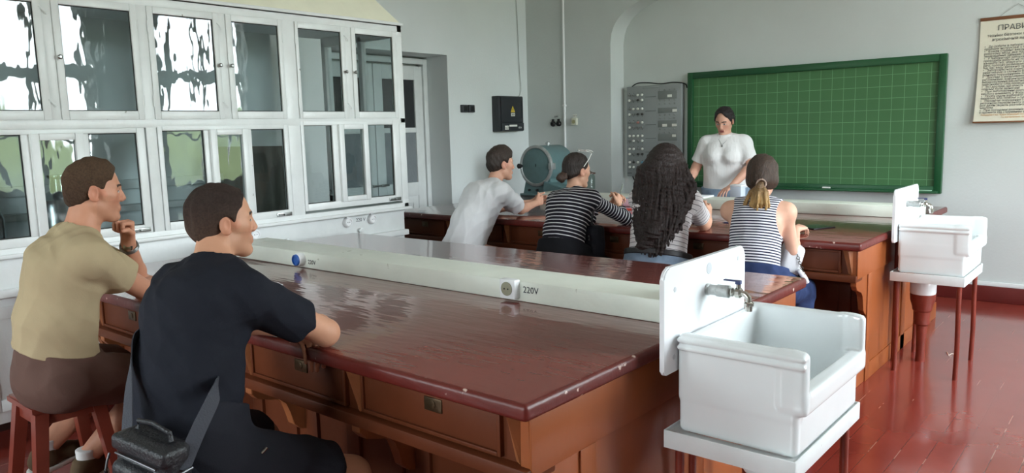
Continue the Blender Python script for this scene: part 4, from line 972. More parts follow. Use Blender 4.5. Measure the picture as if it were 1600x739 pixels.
class Head:
    def __init__(s, c, a, pitch=0, roll=0, sc=1.0, female=False):
        s.c = np.array(c, float); s.M = headM(a, pitch, roll); s.k = sc; s.fem = female
    def w(s, *p): return s.c + s.M @ (np.array(p) * s.k)
    def C(s, a, b, ra, rb=None, n=None, sq=1.0): return cone(s.w(*a), s.w(*b), ra * s.k, None if rb is None else rb * s.k, None if n is None else s.M @ np.array(n), sq)
    def E(s, c, r, M=None): return ell(s.w(*c), np.array(r) * s.k, s.M if M is None else s.M @ M)
    def P(s, c, n): return plane(s.w(*c), s.M @ np.array(n, float))
    def local(s, P): return ((P - s.c) @ s.M) / s.k
    def ops(s):
        j = 0.9 if s.fem else 1.0
        o = [('u', 0, s.E((0, -0.012, 0.040), (0.074, 0.096, 0.084))),
             ('u', 0.03, s.E((0, 0.028, -0.018), (0.064, 0.062, 0.082))),
             ('u', 0.03, s.C((0, 0.03, -0.06), (0, 0.062, -0.094), 0.044 * j, 0.024 * j))]
        for q in (-1, 1):
            o.append(('u', 0.02, s.C((q * 0.052 * j, -0.004, -0.050), (q * 0.018, 0.064, -0.098), 0.017, 0.016)))
            o.append(('u', 0.018, s.C((q * 0.044, 0.058, -0.012), (q * 0.052, 0.03, -0.008), 0.017, 0.016)))
            o.append(('u', 0.010, s.C((q * 0.012, 0.085, 0.026), (q * 0.046, 0.066, 0.024), 0.010, 0.009)))
        for q in (-1, 1): o.append(('s', 0.012, s.E((q * 0.031, 0.093, 0.006), (0.017, 0.013, 0.012))))
        for q in (-1, 1): o.append(('u', 0.003, s.E((q * 0.031, 0.0735, 0.005), (0.0145, 0.0125, 0.011))))
        o += [('u', 0.008, s.C((0, 0.086, 0.018), (0, 0.104, -0.022), 0.008, 0.0105)),
              ('u', 0.006, s.C((0.010, 0.096, -0.029), (-0.010, 0.096, -0.029), 0.0085)),
              ('u', 0.008, s.E((0, 0.084, -0.062), (0.026, 0.012, 0.016))),
              ('u', 0.004, s.C((-0.017, 0.0855, -0.0565), (0.017, 0.0855, -0.0565), 0.0055)),
              ('u', 0.004, s.C((-0.014, 0.0855, -0.0675), (0.014, 0.0855, -0.0675), 0.0065)),
              ('s', 0.002, s.C((-0.021, 0.093, -0.062), (0.021, 0.093, -0.062), 0.002)),
              ('u', 0.012, s.E((0, 0.076, -0.098), (0.020, 0.015, 0.014)))]
        for q in (-1, 1):
            t = 0.35 * q; Mz = np.array([[math.cos(t), math.sin(t), 0], [-math.sin(t), math.cos(t), 0], [0, 0, 1]])
            o.append(('u', 0.006, s.E((q * 0.078, -0.012, -0.004), (0.0085, 0.019, 0.031), Mz)))
            o.append(('s', 0.004, s.E((q * 0.088, -0.006, 0.000), (0.0075, 0.010, 0.018), Mz)))
            o.append(('u', 0.004, s.C((q * 0.077, 0.002, -0.026), (q * 0.08, -0.004, -0.03), 0.006)))
        return o
    def color(s, base, lips=(150, 88, 80), brow=(60, 42, 34), iris=(70, 52, 40), stub=None):
        B = np.array(lin(base)); Lp = np.array(lin(lips)); Br = np.array(lin(brow)); Ir = np.array(lin(iris))
        def f(P):
            q = s.local(P.astype(float)); c = np.tile(B, (len(P), 1))
            face = (q[:, 1] > 0.04) & (np.abs(q[:, 0]) < 0.07) & (np.abs(q[:, 2]) < 0.14)
            ax = np.abs(q[:, 0])
            w = np.exp(-((ax - 0.04) ** 2 + (q[:, 2] + 0.03) ** 2) / 0.0006) * face
            w = np.maximum(w, (np.abs(ax - 0.083) < 0.012) & (np.abs(q[:, 1]) < 0.04) & (np.abs(q[:, 2]) < 0.04))
            c = c * (1 - 0.12 * w[:, None] * np.array([0.0, 1, 1]))
            if stub is not None:
                m = face & (q[:, 2] < -0.045) | ((q[:, 2] < -0.03) & (q[:, 2] > -0.13) & (q[:, 1] > 0.0) & (ax < 0.08) & (np.abs(q[:, 1]) < 0.12))
                c[m] *= 0.90
            lm = face & (q[:, 1] > 0.082) & (ax < 0.022 - 0.2 * np.abs(q[:, 2] + 0.062)) & (q[:, 2] < -0.051) & (q[:, 2] > -0.074)
            c[lm] = Lp
            c[face & (q[:, 1] > 0.08) & (ax < 0.02) & (np.abs(q[:, 2] + 0.062) < 0.0022)] = Lp * 0.4
            bm = face & (np.abs(q[:, 2] - 0.030 + 0.25 * np.maximum(ax - 0.035, 0)) < 0.0045) & (ax > 0.012) & (ax < 0.05)
            c[bm] = Br
            e = ((ax - 0.031) / 0.0135) ** 2 + ((q[:, 2] - 0.004) / 0.0055) ** 2
            em = face & (e < 1); c[em] = np.array([0.55, 0.53, 0.5])
            c[face & (((ax - 0.031) ** 2 + (q[:, 2] - 0.004) ** 2) < 0.0052 ** 2) & (e < 1)] = Ir
            lid = face & (e >= 1) & (e < 1.6) & (q[:, 2] > 0.004); c[lid] = Br * 0.7
            return c
        return f

def hand(W, d, pn, t, curls=((25, 30, 20),) * 4, thumb=(30, 20), sc=1.0, spread=0.0):
    """W wrist, d towards the fingers, pn palm normal, t towards the thumb; curls in degrees per finger index..little"""
    W = np.array(W, float); d = nrm(d); t = np.array(t, float); t = nrm(t - d * (t @ d)); n = np.cross(d, t); n = n if n @ np.array(pn) > 0 else -n
    o = []; k = sc
    lens = [(0.044, 0.026, 0.021), (0.048, 0.030, 0.022), (0.045, 0.028, 0.022), (0.035, 0.021, 0.019)]
    offs = [0.030, 0.010, -0.010, -0.028]; fl = [0.086, 0.090, 0.086, 0.078]
    for i in range(4):
        K = W + d * fl[i] * k + t * offs[i] * k
        o.append(('u', 0.012, cone(W + t * offs[i] * 0.55 * k + d * 0.006 * k, K, 0.0145 * k, 0.0105 * k)))
    o.append(('u', 0.012, cone(W + d * 0.03 * k + n * 0.006 * k, W + d * 0.066 * k + n * 0.004 * k, 0.016 * k, 0.015 * k)))
    for i in range(4):
        K = W + d * fl[i] * k + t * offs[i] * k; ang = 0; p = K; r = (0.0092, 0.0085, 0.0080, 0.0070)[i] * (0.92 if i == 3 else 1)
        dd = nrm(d + t * (1.5 - i) * spread)
        for j in range(3):
            ang += math.radians(curls[i][j]); v = dd * math.cos(ang) + n * math.sin(ang)
            q = p + v * lens[i][j] * k; o.append(('u', 0.003 if j else 0.006, cone(p, q, (r - j * 0.0006) * k, (r - (j + 1) * 0.0006) * k))); p = q
    b0 = W + d * 0.018 * k + t * 0.018 * k + n * 0.006 * k; b1 = W + d * 0.050 * k + t * 0.042 * k + n * 0.014 * k
    o.append(('u', 0.010, cone(b0, b1, 0.0165 * k, 0.012 * k)))
    a = math.radians(thumb[0]); v = nrm(d * math.cos(a) + t * 0.55 * math.cos(a) + n * math.sin(a)); b2 = b1 + v * 0.034 * k
    a += math.radians(thumb[1]); v = nrm(d * math.cos(a) + t * 0.2 * math.cos(a) + n * math.sin(a)); b3 = b2 + v * 0.026 * k
    o.append(('u', 0.005, cone(b1, b2, 0.0112 * k, 0.0098 * k))); o.append(('u', 0.003, cone(b2, b3, 0.0098 * k, 0.0082 * k)))
    return o

def folds(amp, wl, seed, drift=1.0):
    rs = np.random.RandomState(seed); ks = []
    for _ in range(4):
        v = rs.normal(size=3); v /= np.linalg.norm(v); ks.append((v * 2 * PI / (wl * rs.uniform(0.7, 1.5)), rs.uniform(0, 6.28)))
    w = [(rs.normal(size=3) * 2 * PI / (wl * 3.5), rs.uniform(0, 6.28)) for _ in range(2)]
    def f(P):
        wp = sum(np.sin(P @ k.astype(np.float32) + p) for k, p in w) * drift
        s = 0
        for k, p in ks: s = s + (np.abs(np.sin(0.5 * (P @ k.astype(np.float32) + p + wp))) - 0.6)
        return (amp * 0.5 * s).astype(np.float32)
    return ('d', 0, f)

class Body:
    def __init__(s, P, N, a, wid, fem=False, curve=0.03, twist=0.0, sw=None, sh=None, dz=(0, 0)):
        s.P = np.array(P, float); s.N = np.array(N, float); s.fem = fem
        s.lp = V3(math.cos(a), math.sin(a), 0); a2 = a + twist; s.l = V3(math.cos(a2), math.sin(a2), 0)
        s.u = nrm(s.N - s.P); s.l = nrm(s.l - s.u * (s.l @ s.u)); s.n = np.cross(s.u, s.l)
        s.W = s.P + (s.N - s.P) * 0.38 - s.n * curve; s.Ch = s.P + (s.N - s.P) * 0.74 - s.n * curve * 0.8
        s.wid = wid; sw = sw or (0.15 if fem else 0.172)
        s.S = sh or [s.N - s.u * 0.055 - s.l * sw + V3(0, 0, dz[0]), s.N - s.u * 0.055 + s.l * sw + V3(0, 0, dz[1])]
        s.S = [np.array(q, float) for q in s.S]
    def torso(s, g=0.0, low=True):
        (wp, dp), (ww, dw), (wc, dc) = s.wid; o = []
        wp += g; ww += g; wc += g; dp += g; dw += g; dc += g
        lp, l, n = s.lp, s.l, s.n
        for q in (-1, 0, 1):
            p = s.P + lp * q * (wp - dp); w = s.W + (l + lp) / 2 * q * (ww - dw); c = s.Ch + l * q * (wc - dc)
            if low: o.append(('u', 0.05, cone(p, w, dp, dw)))
            o.append(('u', 0.05, cone(w, c, dw, dc)))
            o.append(('u', 0.05, cone(c, s.N - s.u * 0.085 + l * q * 0.06, dc * 0.98, 0.055 + g)))
        for q, S in ((-1, s.S[0]), (1, s.S[1])):
            o.append(('u', 0.05, cone(s.Ch + l * q * (wc - dc) + s.u * 0.02, S, dc * 0.78, 0.052 + g)))
            o.append(('u', 0.04, cone(s.N - s.u * 0.01 + l * q * 0.02, S, 0.045 + g, 0.046 + g)))
            if s.fem: o.append(('u', 0.035, ell(s.Ch - s.u * 0.045 + l * q * 0.075 + n * (dc - 0.005), (0.062 + g, 0.055 + g, 0.060 + g), np.stack([l, n, s.u], 1))))
        return o
    def arm(s, i, E, W, r=None, g=0.0):
        r = r or ((0.042, 0.036, 0.033, 0.023) if s.fem else (0.050, 0.041, 0.039, 0.027))
        S = s.S[i]; E = np.array(E, float); W = np.array(W, float)
        return [('u', 0.03, cone(S, E, r[0] + g, r[1] + g)), ('u', 0.015, cone(E, E + (W - E) * 0.3, r[1] + g, r[2] * 1.04 + g)), ('u', 0.015, cone(E + (W - E) * 0.3, W, r[2] * 1.04 + g, r[3] + g))]
    def leg(s, i, K, An, toe, g=0.0, foot=True, hw=0.09, r=None):
        r = r or ((0.088, 0.062, 0.052, 0.034) if s.fem else (0.088, 0.060, 0.055, 0.038))
        H = s.P + s.lp * (hw if i else -hw) - V3(0, 0, 0.02) + s.n * 0.02; K = np.array(K, float); An = np.array(An, float)
        o = [('u', 0.04, cone(H, K, r[0] + g, r[1] + g)), ('u', 0.02, cone(K, K + (An - K) * 0.35 , r[1] * 0.95 + g, r[2] * 1.05 + g)), ('u', 0.02, cone(K + (An - K) * 0.35, An, r[2] * 1.05 + g, r[3] + g))]
        if foot:
            t = nrm(toe); o.append(('u', 0.02, cone(An - V3(0, 0, 0.045) - t * 0.03, An - V3(0, 0, 0.055) + t * 0.14, 0.034, 0.026)))
        return o
def neck(b, h, r0=0.058, r1=0.054): return [('u', 0.03, cone(b.N - b.u * 0.03, h.w(0, -0.022, -0.045), r0, r1))]
def sleeve(S, E, frac, r0, r1, g, cutn=None):
    S = np.array(S, float); E = np.array(E, float); d = nrm(E - S)
    return ('u', 0.025, group(('u', 0, cone(S, S + (E - S) * (frac + 0.25), r0 + g, r1 + g)), ('i', 0.006, plane(S + (E - S) * frac, d))))
def finish_person(root, label, z=0): return tag(root, label, 'person')
def stripes_fn(b, sleeves):
    def f(P):
        P = P.astype(float); t = (P - b.P) @ b.u
        l = np.abs((P - b.Ch) @ b.l)
        for S, E in sleeves:
            S = np.array(S, float); d = nrm(E - S); q = P - S; h = q @ d; rad = np.linalg.norm(q - np.outer(h, d), axis=1)
            m = (h > 0.035) & (rad < 0.075) & (np.abs((P - b.Ch) @ b.l) > (b.wid[2][0] - 0.01))
            t = np.where(m, h, t)
        return t
    return f
def short_hair(h, m, parent, c0, c1, thick=0.008, top=0.014, seed=1, fringe=0.055, nape=-0.05, name='hair', res=0.003):
    B0, B1 = np.array(lin(c0)), np.array(lin(c1))
    o = [('u', 0, h.E((0, -0.014, 0.040), (0.074 + thick, 0.096 + thick, 0.084 + thick))),
         ('u', 0.02, h.E((0, 0.004, 0.060), (0.066 + top * 0.5, 0.084 + top * 0.4, 0.068 + top)) if top > 0 else h.E((0, -0.02, 0.03), (0.072, 0.09, 0.08))),
         ('u', 0.02, h.E((0, -0.055, -0.01), (0.060 + thick * 0.6, 0.052 + thick * 0.6, 0.06)))]
    rs = np.random.RandomState(seed); kk = [(rs.normal(size=3) * 95 * np.array([1, 1, .6]), rs.uniform(0, 6)) for _ in range(5)]
    o.append(('d', 0, lambda P: (0.0011 * sum(np.sin(P @ k.astype(np.float32) + p) for k, p in kk)).astype(np.float32)))
    o.append(('i', 0.008, h.P((0, -0.05, nape), (0, 0.42, -0.91))))
    o.append(('i', 0.008, h.P((0, fringe, 0.075), (0, 0.92, -0.40))))
    for q in (-1, 1): o.append(('s', 0.006, h.E((q * 0.084, -0.006, -0.012), (0.03, 0.027, 0.036))))
    for q in (-1, 1): o.append(('s', 0.006, h.E((q * 0.075, 0.062, 0.012), (0.03, 0.034, 0.05))))
    def col(P):
        q = h.local(P.astype(float)); t = np.clip((q[:, 2] + 0.05) / 0.12, 0, 1)[:, None]
        return B0 * (1 - t) + B1 * t
    return sdf_obj(name, o, res, m, parent, col=col)
def shoe(An, toe, m, msole, parent, sock=None, sole_z=0.0):
    t = nrm(toe); An = np.array(An, float); r = np.cross(t, V3(0, 0, 1)); z = sole_z if sole_z is not None else An[2] - 0.10
    A0 = V3(An[0], An[1], z)
    o = [('u', 0, cone(A0 - t * 0.035 + V3(0, 0, 0.048), A0 + t * 0.10 + V3(0, 0, 0.044), 0.040, 0.036)), ('u', 0.02, cone(A0 + t * 0.10 + V3(0, 0, 0.040), A0 + t * 0.165 + V3(0, 0, 0.034), 0.037, 0.030)),
         ('u', 0.025, cone(A0 + V3(0, 0, 0.05), A0 + V3(0, 0, 0.085) - t * 0.01, 0.042, 0.043)), ('i', 0.004, plane(A0 + V3(0, 0, 0.014), (0, 0, -1))), ('i', 0.004, plane(A0 + V3(0, 0, 0.092), (0, 0, 1)))]
    s = sdf_obj('shoe', o, 0.005, m, parent)
    o = [('u', 0, cone(A0 - t * 0.035 + V3(0, 0, 0.012), A0 + t * 0.165 + V3(0, 0, 0.012), 0.046, 0.038)), ('i', 0.003, plane(A0 + V3(0, 0, 0.0), (0, 0, -1))), ('i', 0.003, plane(A0 + V3(0, 0, 0.022), (0, 0, 1)))]
    sdf_obj('sole', o, 0.005, msole, s)
    if sock is not None:
        sdf_obj('sock', [('u', 0, cone(A0 + V3(0, 0, 0.06), An + V3(0, 0, 0.045), 0.040, 0.043)), ('i', 0.003, plane(An + V3(0, 0, 0.035), (0, 0, 1)))], 0.005, sock, parent)
def strands(paths, r0, r1, k, jitter=0): 
    o = []
    for p in paths:
        for i in range(len(p) - 1):
            a = r0 + (r1 - r0) * i / (len(p) - 1); b = r0 + (r1 - r0) * (i + 1) / (len(p) - 1)
            o.append(('u', k, cone(p[i], p[i + 1], a, b)))
    return o
def uni(rgb):
    c = np.array(lin(rgb)); return lambda P: np.tile(c, (len(P), 1))

def stool(x, y, rot, label, h=0.56, s=0.15):
    t = thing('stool', (x, y, 0), label, 'stool', None)
    R = Matrix.Rotation(rot, 4, 'Z'); C0 = Vector((x, y, 0)); W_ = lambda a, b, z: C0 + (R @ Vector((a, b, 0))) + Vector((0, 0, z))
    M_ = mat('red brown stool paint', (128, 56, 42), 0.35, var=0.15, vscale=8, coat=0.2)
    w = MB(); w.prism([(-s, -s), (s, -s), (s, s), (-s, s)], 'z', h - 0.03, h, 0.006); w.bm.transform(Matrix.Translation(C0) @ R); w.build('seat', M_, t)
    for a in (-1, 1):
        for b in (-1, 1):
            top = W_(a * (s - 0.035), b * (s - 0.035), h - 0.03); bot = W_(a * (s + 0.03), b * (s + 0.03), 0.0)
            w = MB(); u = R @ Vector((1, 0, 0)); v = R @ Vector((0, 1, 0))
            rings = [[w.bm.verts.new(p + u * i * q + v * j * q) for i, j in ((-1, -1), (1, -1), (1, 1), (-1, 1))] for p, q in ((bot, 0.018), (top, 0.023))]
            w.skin(rings); w.build('leg', M_, t)
    for z in (0.15,):
        e = s - 0.035 + 0.065 * (1 - z / (h - 0.03))
        for a, b, c, d in ((-e, -e, e, -e), (-e, e, e, e), (-e, -e, -e, e), (e, -e, e, e)):
            w = MB(); w.tube([W_(a, b, z), W_(c, d, z)], 0.012, 8); w.build('rung', M_, t)
    for a, b, c, d in ((-1, -1, 1, -1), (-1, 1, 1, 1), (-1, -1, -1, 1), (1, -1, 1, 1)):
        e = s - 0.03; w = MB(); p, q = W_(a * e, b * e, h - 0.055), W_(c * e, d * e, h - 0.055)
        dd = (q - p).normalized(); nn = dd.cross(Vector((0, 0, 1)))
        r_ = [[w.bm.verts.new(pp + nn * i * 0.009 + Vector((0, 0, j * 0.025))) for i, j in ((-1, -1), (1, -1), (1, 1), (-1, 1))] for pp in (p, q)]
        w.skin(r_); w.build('apron', M_, t)
    return t
TRM = cloth_mat('black trousers', (30, 30, 34)); WSOLE = mat('white rubber sole', (224, 222, 214), 0.6)
JEAN = mat('blue denim', (52, 64, 100), 0.9, var=0.25, vscale=18, bump=0.25, bscale=350, spec=0.15)
JEANL = mat('pale denim', (134, 152, 172), 0.9, var=0.22, vscale=14, bump=0.25, bscale=350, spec=0.15)
SOCK = cloth_mat('white sock', (226, 224, 222))

def seat_of(b, g=0.018, top=0.07):
    (wp, dp) = b.wid[0]
    return [('u', 0.05, cone(b.P + b.lp * q * (wp - dp) - b.u * 0.02, b.P + b.lp * q * (wp - dp) + b.u * top, dp + g)) for q in (-1, 0, 1)]
# ---- person in the black T-shirt (nearest)
b = Body((-1.975, 0.95, 0.67), (-2.085, 1.115, 1.135), -0.08, ((0.154, 0.102), (0.144, 0.096), (0.154, 0.100)), curve=0.035, sh=[V3(-2.235, 1.085, 1.065), V3(-1.925, 1.118, 1.068)])
h = Head((-2.135, 1.185, 1.255), -0.26, 0.02, 0.0, 0.905)
ER, WR = V3(-1.935, 1.385, 0.902), V3(-2.16, 1.46, 0.905); EL, WL = V3(-2.36, 1.31, 0.90), V3(-2.10, 1.41, 0.882)
body = b.torso() + b.arm(1, ER, WR) + b.arm(0, EL, WL) + neck(b, h, 0.058, 0.052) + h.ops()
body += hand(WL, (0.75, -0.22, -0.12), (0, 0, -1), (0.2, 1, 0), ((55, 25, 15), (60, 25, 15), (50, 25, 15), (40, 20, 15)), (10, 10), 1.05)
body += hand(WR, (-1, 0.25, 0.02), (0, 0, -1), (-0.2, -1, 0), ((15, 20, 15),) * 4)
KR, KL = V3(-1.785, 1.335, 0.495), V3(-2.26, 1.33, 0.50); AR, AL = V3(-1.80, 1.30, 0.12), V3(-2.30, 1.28, 0.12)
body += b.leg(1, KR, AR, (0.1, 1, 0)) + b.leg(0, KL, AL, (-0.1, 1, 0))
o = sdf_obj('person', body, 0.0036, SKIN, None, (-2.02, 1.0, 0), col=h.color((206, 152, 122), stub=1))
finish_person(o, 'person in black T-shirt and shorts seated at the near bench, elbow on its edge')
short_hair(h, HAIRB, o, (86, 66, 56), (58, 45, 40), 0.0068, 0, 3, 0.060, -0.066)
BLK = cloth_mat('black cotton', (32, 34, 42), 0.85)
sh = b.torso(0.016) + [sleeve(b.S[1], ER, 0.66, 0.054, 0.056, 0.014), sleeve(b.S[0], EL, 0.62, 0.054, 0.056, 0.014)]
sh += [('u', 0.04, cone(b.P + b.lp * q * 0.05 - b.u * 0.06 - b.n * 0.005, b.W, 0.122, 0.110)) for q in (-1, 1)]
sh += [folds(0.007, 0.09, 5), ('s', 0.004, cone(b.N - b.u * 0.01 + b.n * 0.012, b.N + b.u * 0.14 + b.n * 0.03, 0.068, 0.080)), ('i', 0.008, plane(b.P - b.u * 0.10, -b.u))]
sdf_obj('t_shirt', sh, 0.004, BLK, o)
w = MB(); cN = b.N + b.u * 0.016 + b.n * 0.010
pl = b.leg(1, KR, AR, (0, 1, 0), 0.022, False) + b.leg(0, KL, AL, (0, 1, 0), 0.022, False)
def shorts(b, KR, KL, fr, g=0.022, seed=8, amp=0.006, top=0.12):
    ops = []
    for i, K in ((1, KR), (0, KL)):
        H = b.P + b.lp * (0.09 if i else -0.09) - V3(0, 0, 0.02) + b.n * 0.02; d = nrm(K - H)
        ops.append(('u', 0.04, group(('u', 0, cone(H, K + d * 0.06, 0.088 + g, 0.068 + g)), ('i', 0.008, plane(H + (K - H) * fr, d)))))
    (wp, dp) = b.wid[0]
    for q in (-1, 0, 1): ops.append(('u', 0.05, cone(b.P + b.lp * q * (wp - dp) - b.u * 0.005, b.P + b.lp * q * (wp - dp) + b.u * 0.10, dp + 0.012, dp + 0.004)))
    ops += seat_of(b, 0.008, 0.08) + [folds(amp, 0.10, seed), ('i', 0.004, plane(b.P + b.u * top, b.u))]
    return ops
sdf_obj('shorts', shorts(b, KR, KL, 0.84, 0.024, 8), 0.0045, cloth_mat('black shorts cloth', (36, 37, 44), 0.8), o)
w = MB(); w.tube([(-1.775, 1.045, 0.672), (-1.772, 1.06, 0.684)], 0.004, 8); w.build('zip_pull', CHROME, o)
SHB = cloth_mat('black shoe', (38, 38, 40), 0.6)
shoe(AR, (0.1, 1, 0), SHB, WSOLE, o); shoe(AL, (-0.1, 1, 0), SHB, WSOLE, o)
stool(-1.99, 0.97, -0.08, 'red-brown stool hidden under the person in the black T-shirt')

# cross-body bag hanging at the back
LEA = mat('black grained leather', (30, 31, 35), 0.42, bump=0.35, bscale=140, var=0.05)
Rb = np.array(Matrix.Rotation(0.18, 3, 'Z') @ Matrix.Rotation(0.10, 3, 'Y'))
bc = V3(-1.812, 0.778, 0.685)
bg_ = thing('crossbody_bag', tuple(bc - V3(0, 0, 0.12)), 'small black leather crossbody bag hanging behind the person in the black T-shirt', 'bag')
def Bp(x, y, z): return bc + Rb @ V3(x, y, z)
def rb(c, hx, hy, hz, r): return ('b', np.array(Bp(*c), np.float32), np.array((hx, hy, hz), np.float32), r, Rb.astype(np.float32))
sdf_obj('bag_body', [('u', 0, rb((0, 0, 0), 0.098, 0.042, 0.120, 0.026)), ('u', 0.006, rb((0, -0.04, -0.025), 0.080, 0.025, 0.084, 0.02)), ('u', 0.004, rb((0, -0.012, 0.095), 0.098, 0.037, 0.02, 0.012))], 0.003, LEA, bg_)
w = MB(); w.tube([Bp(-0.075, -0.049, 0.072), Bp(0.0, -0.053, 0.076), Bp(0.075, -0.049, 0.072)], 0.0028, 8); z_ = w.build('zip', mat('dark nickel', (96, 96, 98), 0.4, metal=0.8), bg_)
w = MB(); w.tube([Bp(-0.088, -0.056, 0.07), Bp(-0.086, -0.064, 0.052), Bp(-0.085, -0.069, 0.03)], 0.003, 8); w.build('zip_pull', mat('dark nickel', (96, 96, 98), 0.4, metal=0.8), bg_)
w = MB(); w.tube([Bp(-0.085, -0.069, 0.03), Bp(-0.084, -0.071, -0.02)], 0.005, 8); w.build('pull_tab', LEA, bg_)
w = MB(); w.tube([Bp(-0.06, 0.0, 0.122), Bp(-0.055, 0.0, 0.142), Bp(0.0, 0.0, 0.150), Bp(0.06, 0.0, 0.142), Bp(0.066, 0.0, 0.122)], 0.006, 10); w.build('top_handle', LEA, bg_)
w = MB(); w.tube([Bp(0.012 * math.cos(q * PI / 8) + 0.02, -0.0665, 0.008 * math.sin(q * PI / 8) - 0.01) for q in range(16)], 0.0012, 6, closed=True); w.build('emblem', LEA, bg_)
STR = mat('dark webbing', (58, 60, 68), 0.8, bump=0.3, bscale=200)
def ribbon(pts, wid, th, side):
    P = [Vector(p) for p in pts]; out = []
    for i in range(len(P) - 1):
        a, b_, c, d = P[max(i-1, 0)], P[i], P[i+1], P[min(i+2, len(P)-1)]
        for k in range(8):
            t = k / 8; out.append(0.5 * ((2*b_) + (c-a)*t + (2*a-5*b_+4*c-d)*t*t + (-a+3*b_-3*c+d)*t**3))
    out.append(P[-1]); w = MB(); rings = []
    for i, p in enumerate(out):
        t = (out[min(i+1, len(out)-1)] - out[max(i-1, 0)]).normalized(); s_ = side(p).normalized(); s_ = (s_ - t * s_.dot(t)).normalized(); w_ = t.cross(s_).normalized()
        rings.append([w.bm.verts.new(p + w_ * i_ * wid / 2 + s_ * j * th / 2) for i_, j in ((-1, -1), (1, -1), (1, 1), (-1, 1))])
    w.skin(rings); return w
ctr = Vector((-2.03, 0.98, 0.8)); sd = lambda p: Vector((p.x - ctr.x, p.y - ctr.y, 0.0001))
ribbon([Bp(0.100, 0.0, 0.06), (-1.727, 0.852, 0.805), (-1.760, 0.915, 0.862), (-1.81, 0.955, 0.875), (-1.87, 0.98, 0.87), (-1.95, 0.985, 0.88), (-2.05, 0.975, 0.92), (-2.11, 0.93, 0.965), (-2.11, 0.89, 0.965), (-2.01, 0.825, 0.90), Bp(-0.103, 0.0, 0.085)], 0.036, 0.003, sd).build('strap', STR, bg_)
w = MB(); w.tube([Bp(0.098, -0.02, 0.06), Bp(0.112, -0.02, 0.058), Bp(0.112, 0.02, 0.062), Bp(0.098, 0.02, 0.064)], 0.0035, 8); w.build('ring', mat('dark nickel', (96, 96, 98), 0.4, metal=0.8), bg_)
w = MB(); w.tube([Bp(-0.098, -0.016, 0.08), Bp(-0.11, -0.016, 0.09), Bp(-0.11, 0.016, 0.09), Bp(-0.098, 0.016, 0.08)], 0.0035, 8); w.build('ring', mat('dark nickel', (96, 96, 98), 0.4, metal=0.8), bg_)

# ---- person in the beige T-shirt
b = Body((-3.10, 1.01, 0.665), (-3.05, 1.125, 1.17), -0.16, ((0.152, 0.106), (0.142, 0.092), (0.156, 0.098)), curve=0.03, sw=0.16, dz=(0, -0.01))
h = Head((-3.052, 1.19, 1.318), -0.26, 0.08, 0.0, 0.945)
ER, WR = V3(-3.115, 1.372, 0.902), V3(-3.33, 1.50, 0.893); EL, WL = V3(-3.33, 1.44, 0.905), V3(-3.145, 1.335, 1.098)
body = b.torso() + b.arm(1, ER, WR) + b.arm(0, EL, WL) + neck(b, h, 0.062, 0.057) + h.ops()
body += hand(WL, (0.10, -0.06, 1), (0.35, -0.95, 0), (0.90, 0.3, 0), ((82, 95, 60), (82, 95, 60), (82, 95, 60), (82, 92, 60)), (55, 30), 1.0)
body += hand(WR, (-0.85, 0.5, -0.02), (0, 0, -1), (-0.4, -0.9, 0.1), ((20, 25, 20),) * 4)
KR, KL = V3(-3.13, 1.40, 0.535), V3(-3.40, 1.36, 0.54); AR, AL = V3(-3.19, 1.12, 0.265), V3(-3.37, 1.03, 0.285)
body += b.leg(1, KR, AR, (-0.25, 1, 0)) + b.leg(0, KL, AL, (-0.3, 1, 0))
o = sdf_obj('person', body, 0.0036, SKIN, None, (-3.1, 1.05, 0), col=h.color((202, 144, 116), stub=1))
finish_person(o, 'person in beige T-shirt and brown shorts resting chin on fist at the near bench')
short_hair(h, HAIRB, o, (74, 54, 42), (84, 64, 48), 0.0045, 0.008, 6, 0.066, -0.060)
BEI = cloth_mat('beige cotton', (176, 158, 126), 0.9)
sh = b.torso(0.018) + [sleeve(b.S[1], ER, 0.52, 0.056, 0.063, 0.016), sleeve(b.S[0], EL, 0.52, 0.054, 0.060, 0.014)]
sh += [('u', 0.04, cone(b.P + b.lp * q * 0.05 - b.u * 0.02 + b.n * 0.006, b.W, 0.128, 0.112)) for q in (-1, 1)]
for i, K in ((1, KR), (0, KL)):
    H = b.P + b.lp * (0.09 if i else -0.09) - V3(0, 0, 0.02) + b.n * 0.02; sh.append(('u', 0.03, cone(H, H + (K - H) * 0.05, 0.110, 0.108)))
sh += [folds(0.007, 0.10, 11), ('s', 0.004, cone(b.N - b.u * 0.01 + b.n * 0.014, b.N + b.u * 0.14 + b.n * 0.03, 0.066, 0.080)), ('i', 0.006, plane(b.P + b.u * 0.066, -b.u - 0.10 * b.n))]
sdf_obj('t_shirt', sh, 0.004, BEI, o)
sdf_obj('shorts', shorts(b, KR, KL, 0.90, 0.018, 21, 0.005, 0.09), 0.0045, cloth_mat('brown shorts cloth', (98, 74, 66), 0.8), o)
sd_ = nrm(WL - EL); w = MB(); wc = EL + (WL - EL) * 0.93
ring = []; u1 = nrm(np.cross(sd_, V3(0, 0, 1))); u2_ = np.cross(sd_, u1)
w.tube([wc + u1 * 0.033 * math.cos(q * PI / 12) + u2_ * 0.033 * math.sin(q * PI / 12) for q in range(24)], (0.0035), 8, closed=True)
w.tube([wc + sd_ * 0.006 + u1 * 0.032 * math.cos(q * PI / 12) + u2_ * 0.032 * math.sin(q * PI / 12) for q in range(24)], (0.0035), 8, closed=True)
w.tube([wc - sd_ * 0.006 + u1 * 0.0335 * math.cos(q * PI / 12) + u2_ * 0.0335 * math.sin(q * PI / 12) for q in range(24)], (0.0035), 8, closed=True)
wt = w.build('wristwatch', STEEL, o); wt['label'] = 'steel wristwatch'
fx = nrm(V3(0.85, -0.5, 0)); w = MB(); w.lathe(wc + fx * 0.030, fx, [(0, 0.018), (0.008, 0.018), (0.009, 0.015), (0.0092, 0.0)], 20); w.build('watch_case', CHROME, wt)
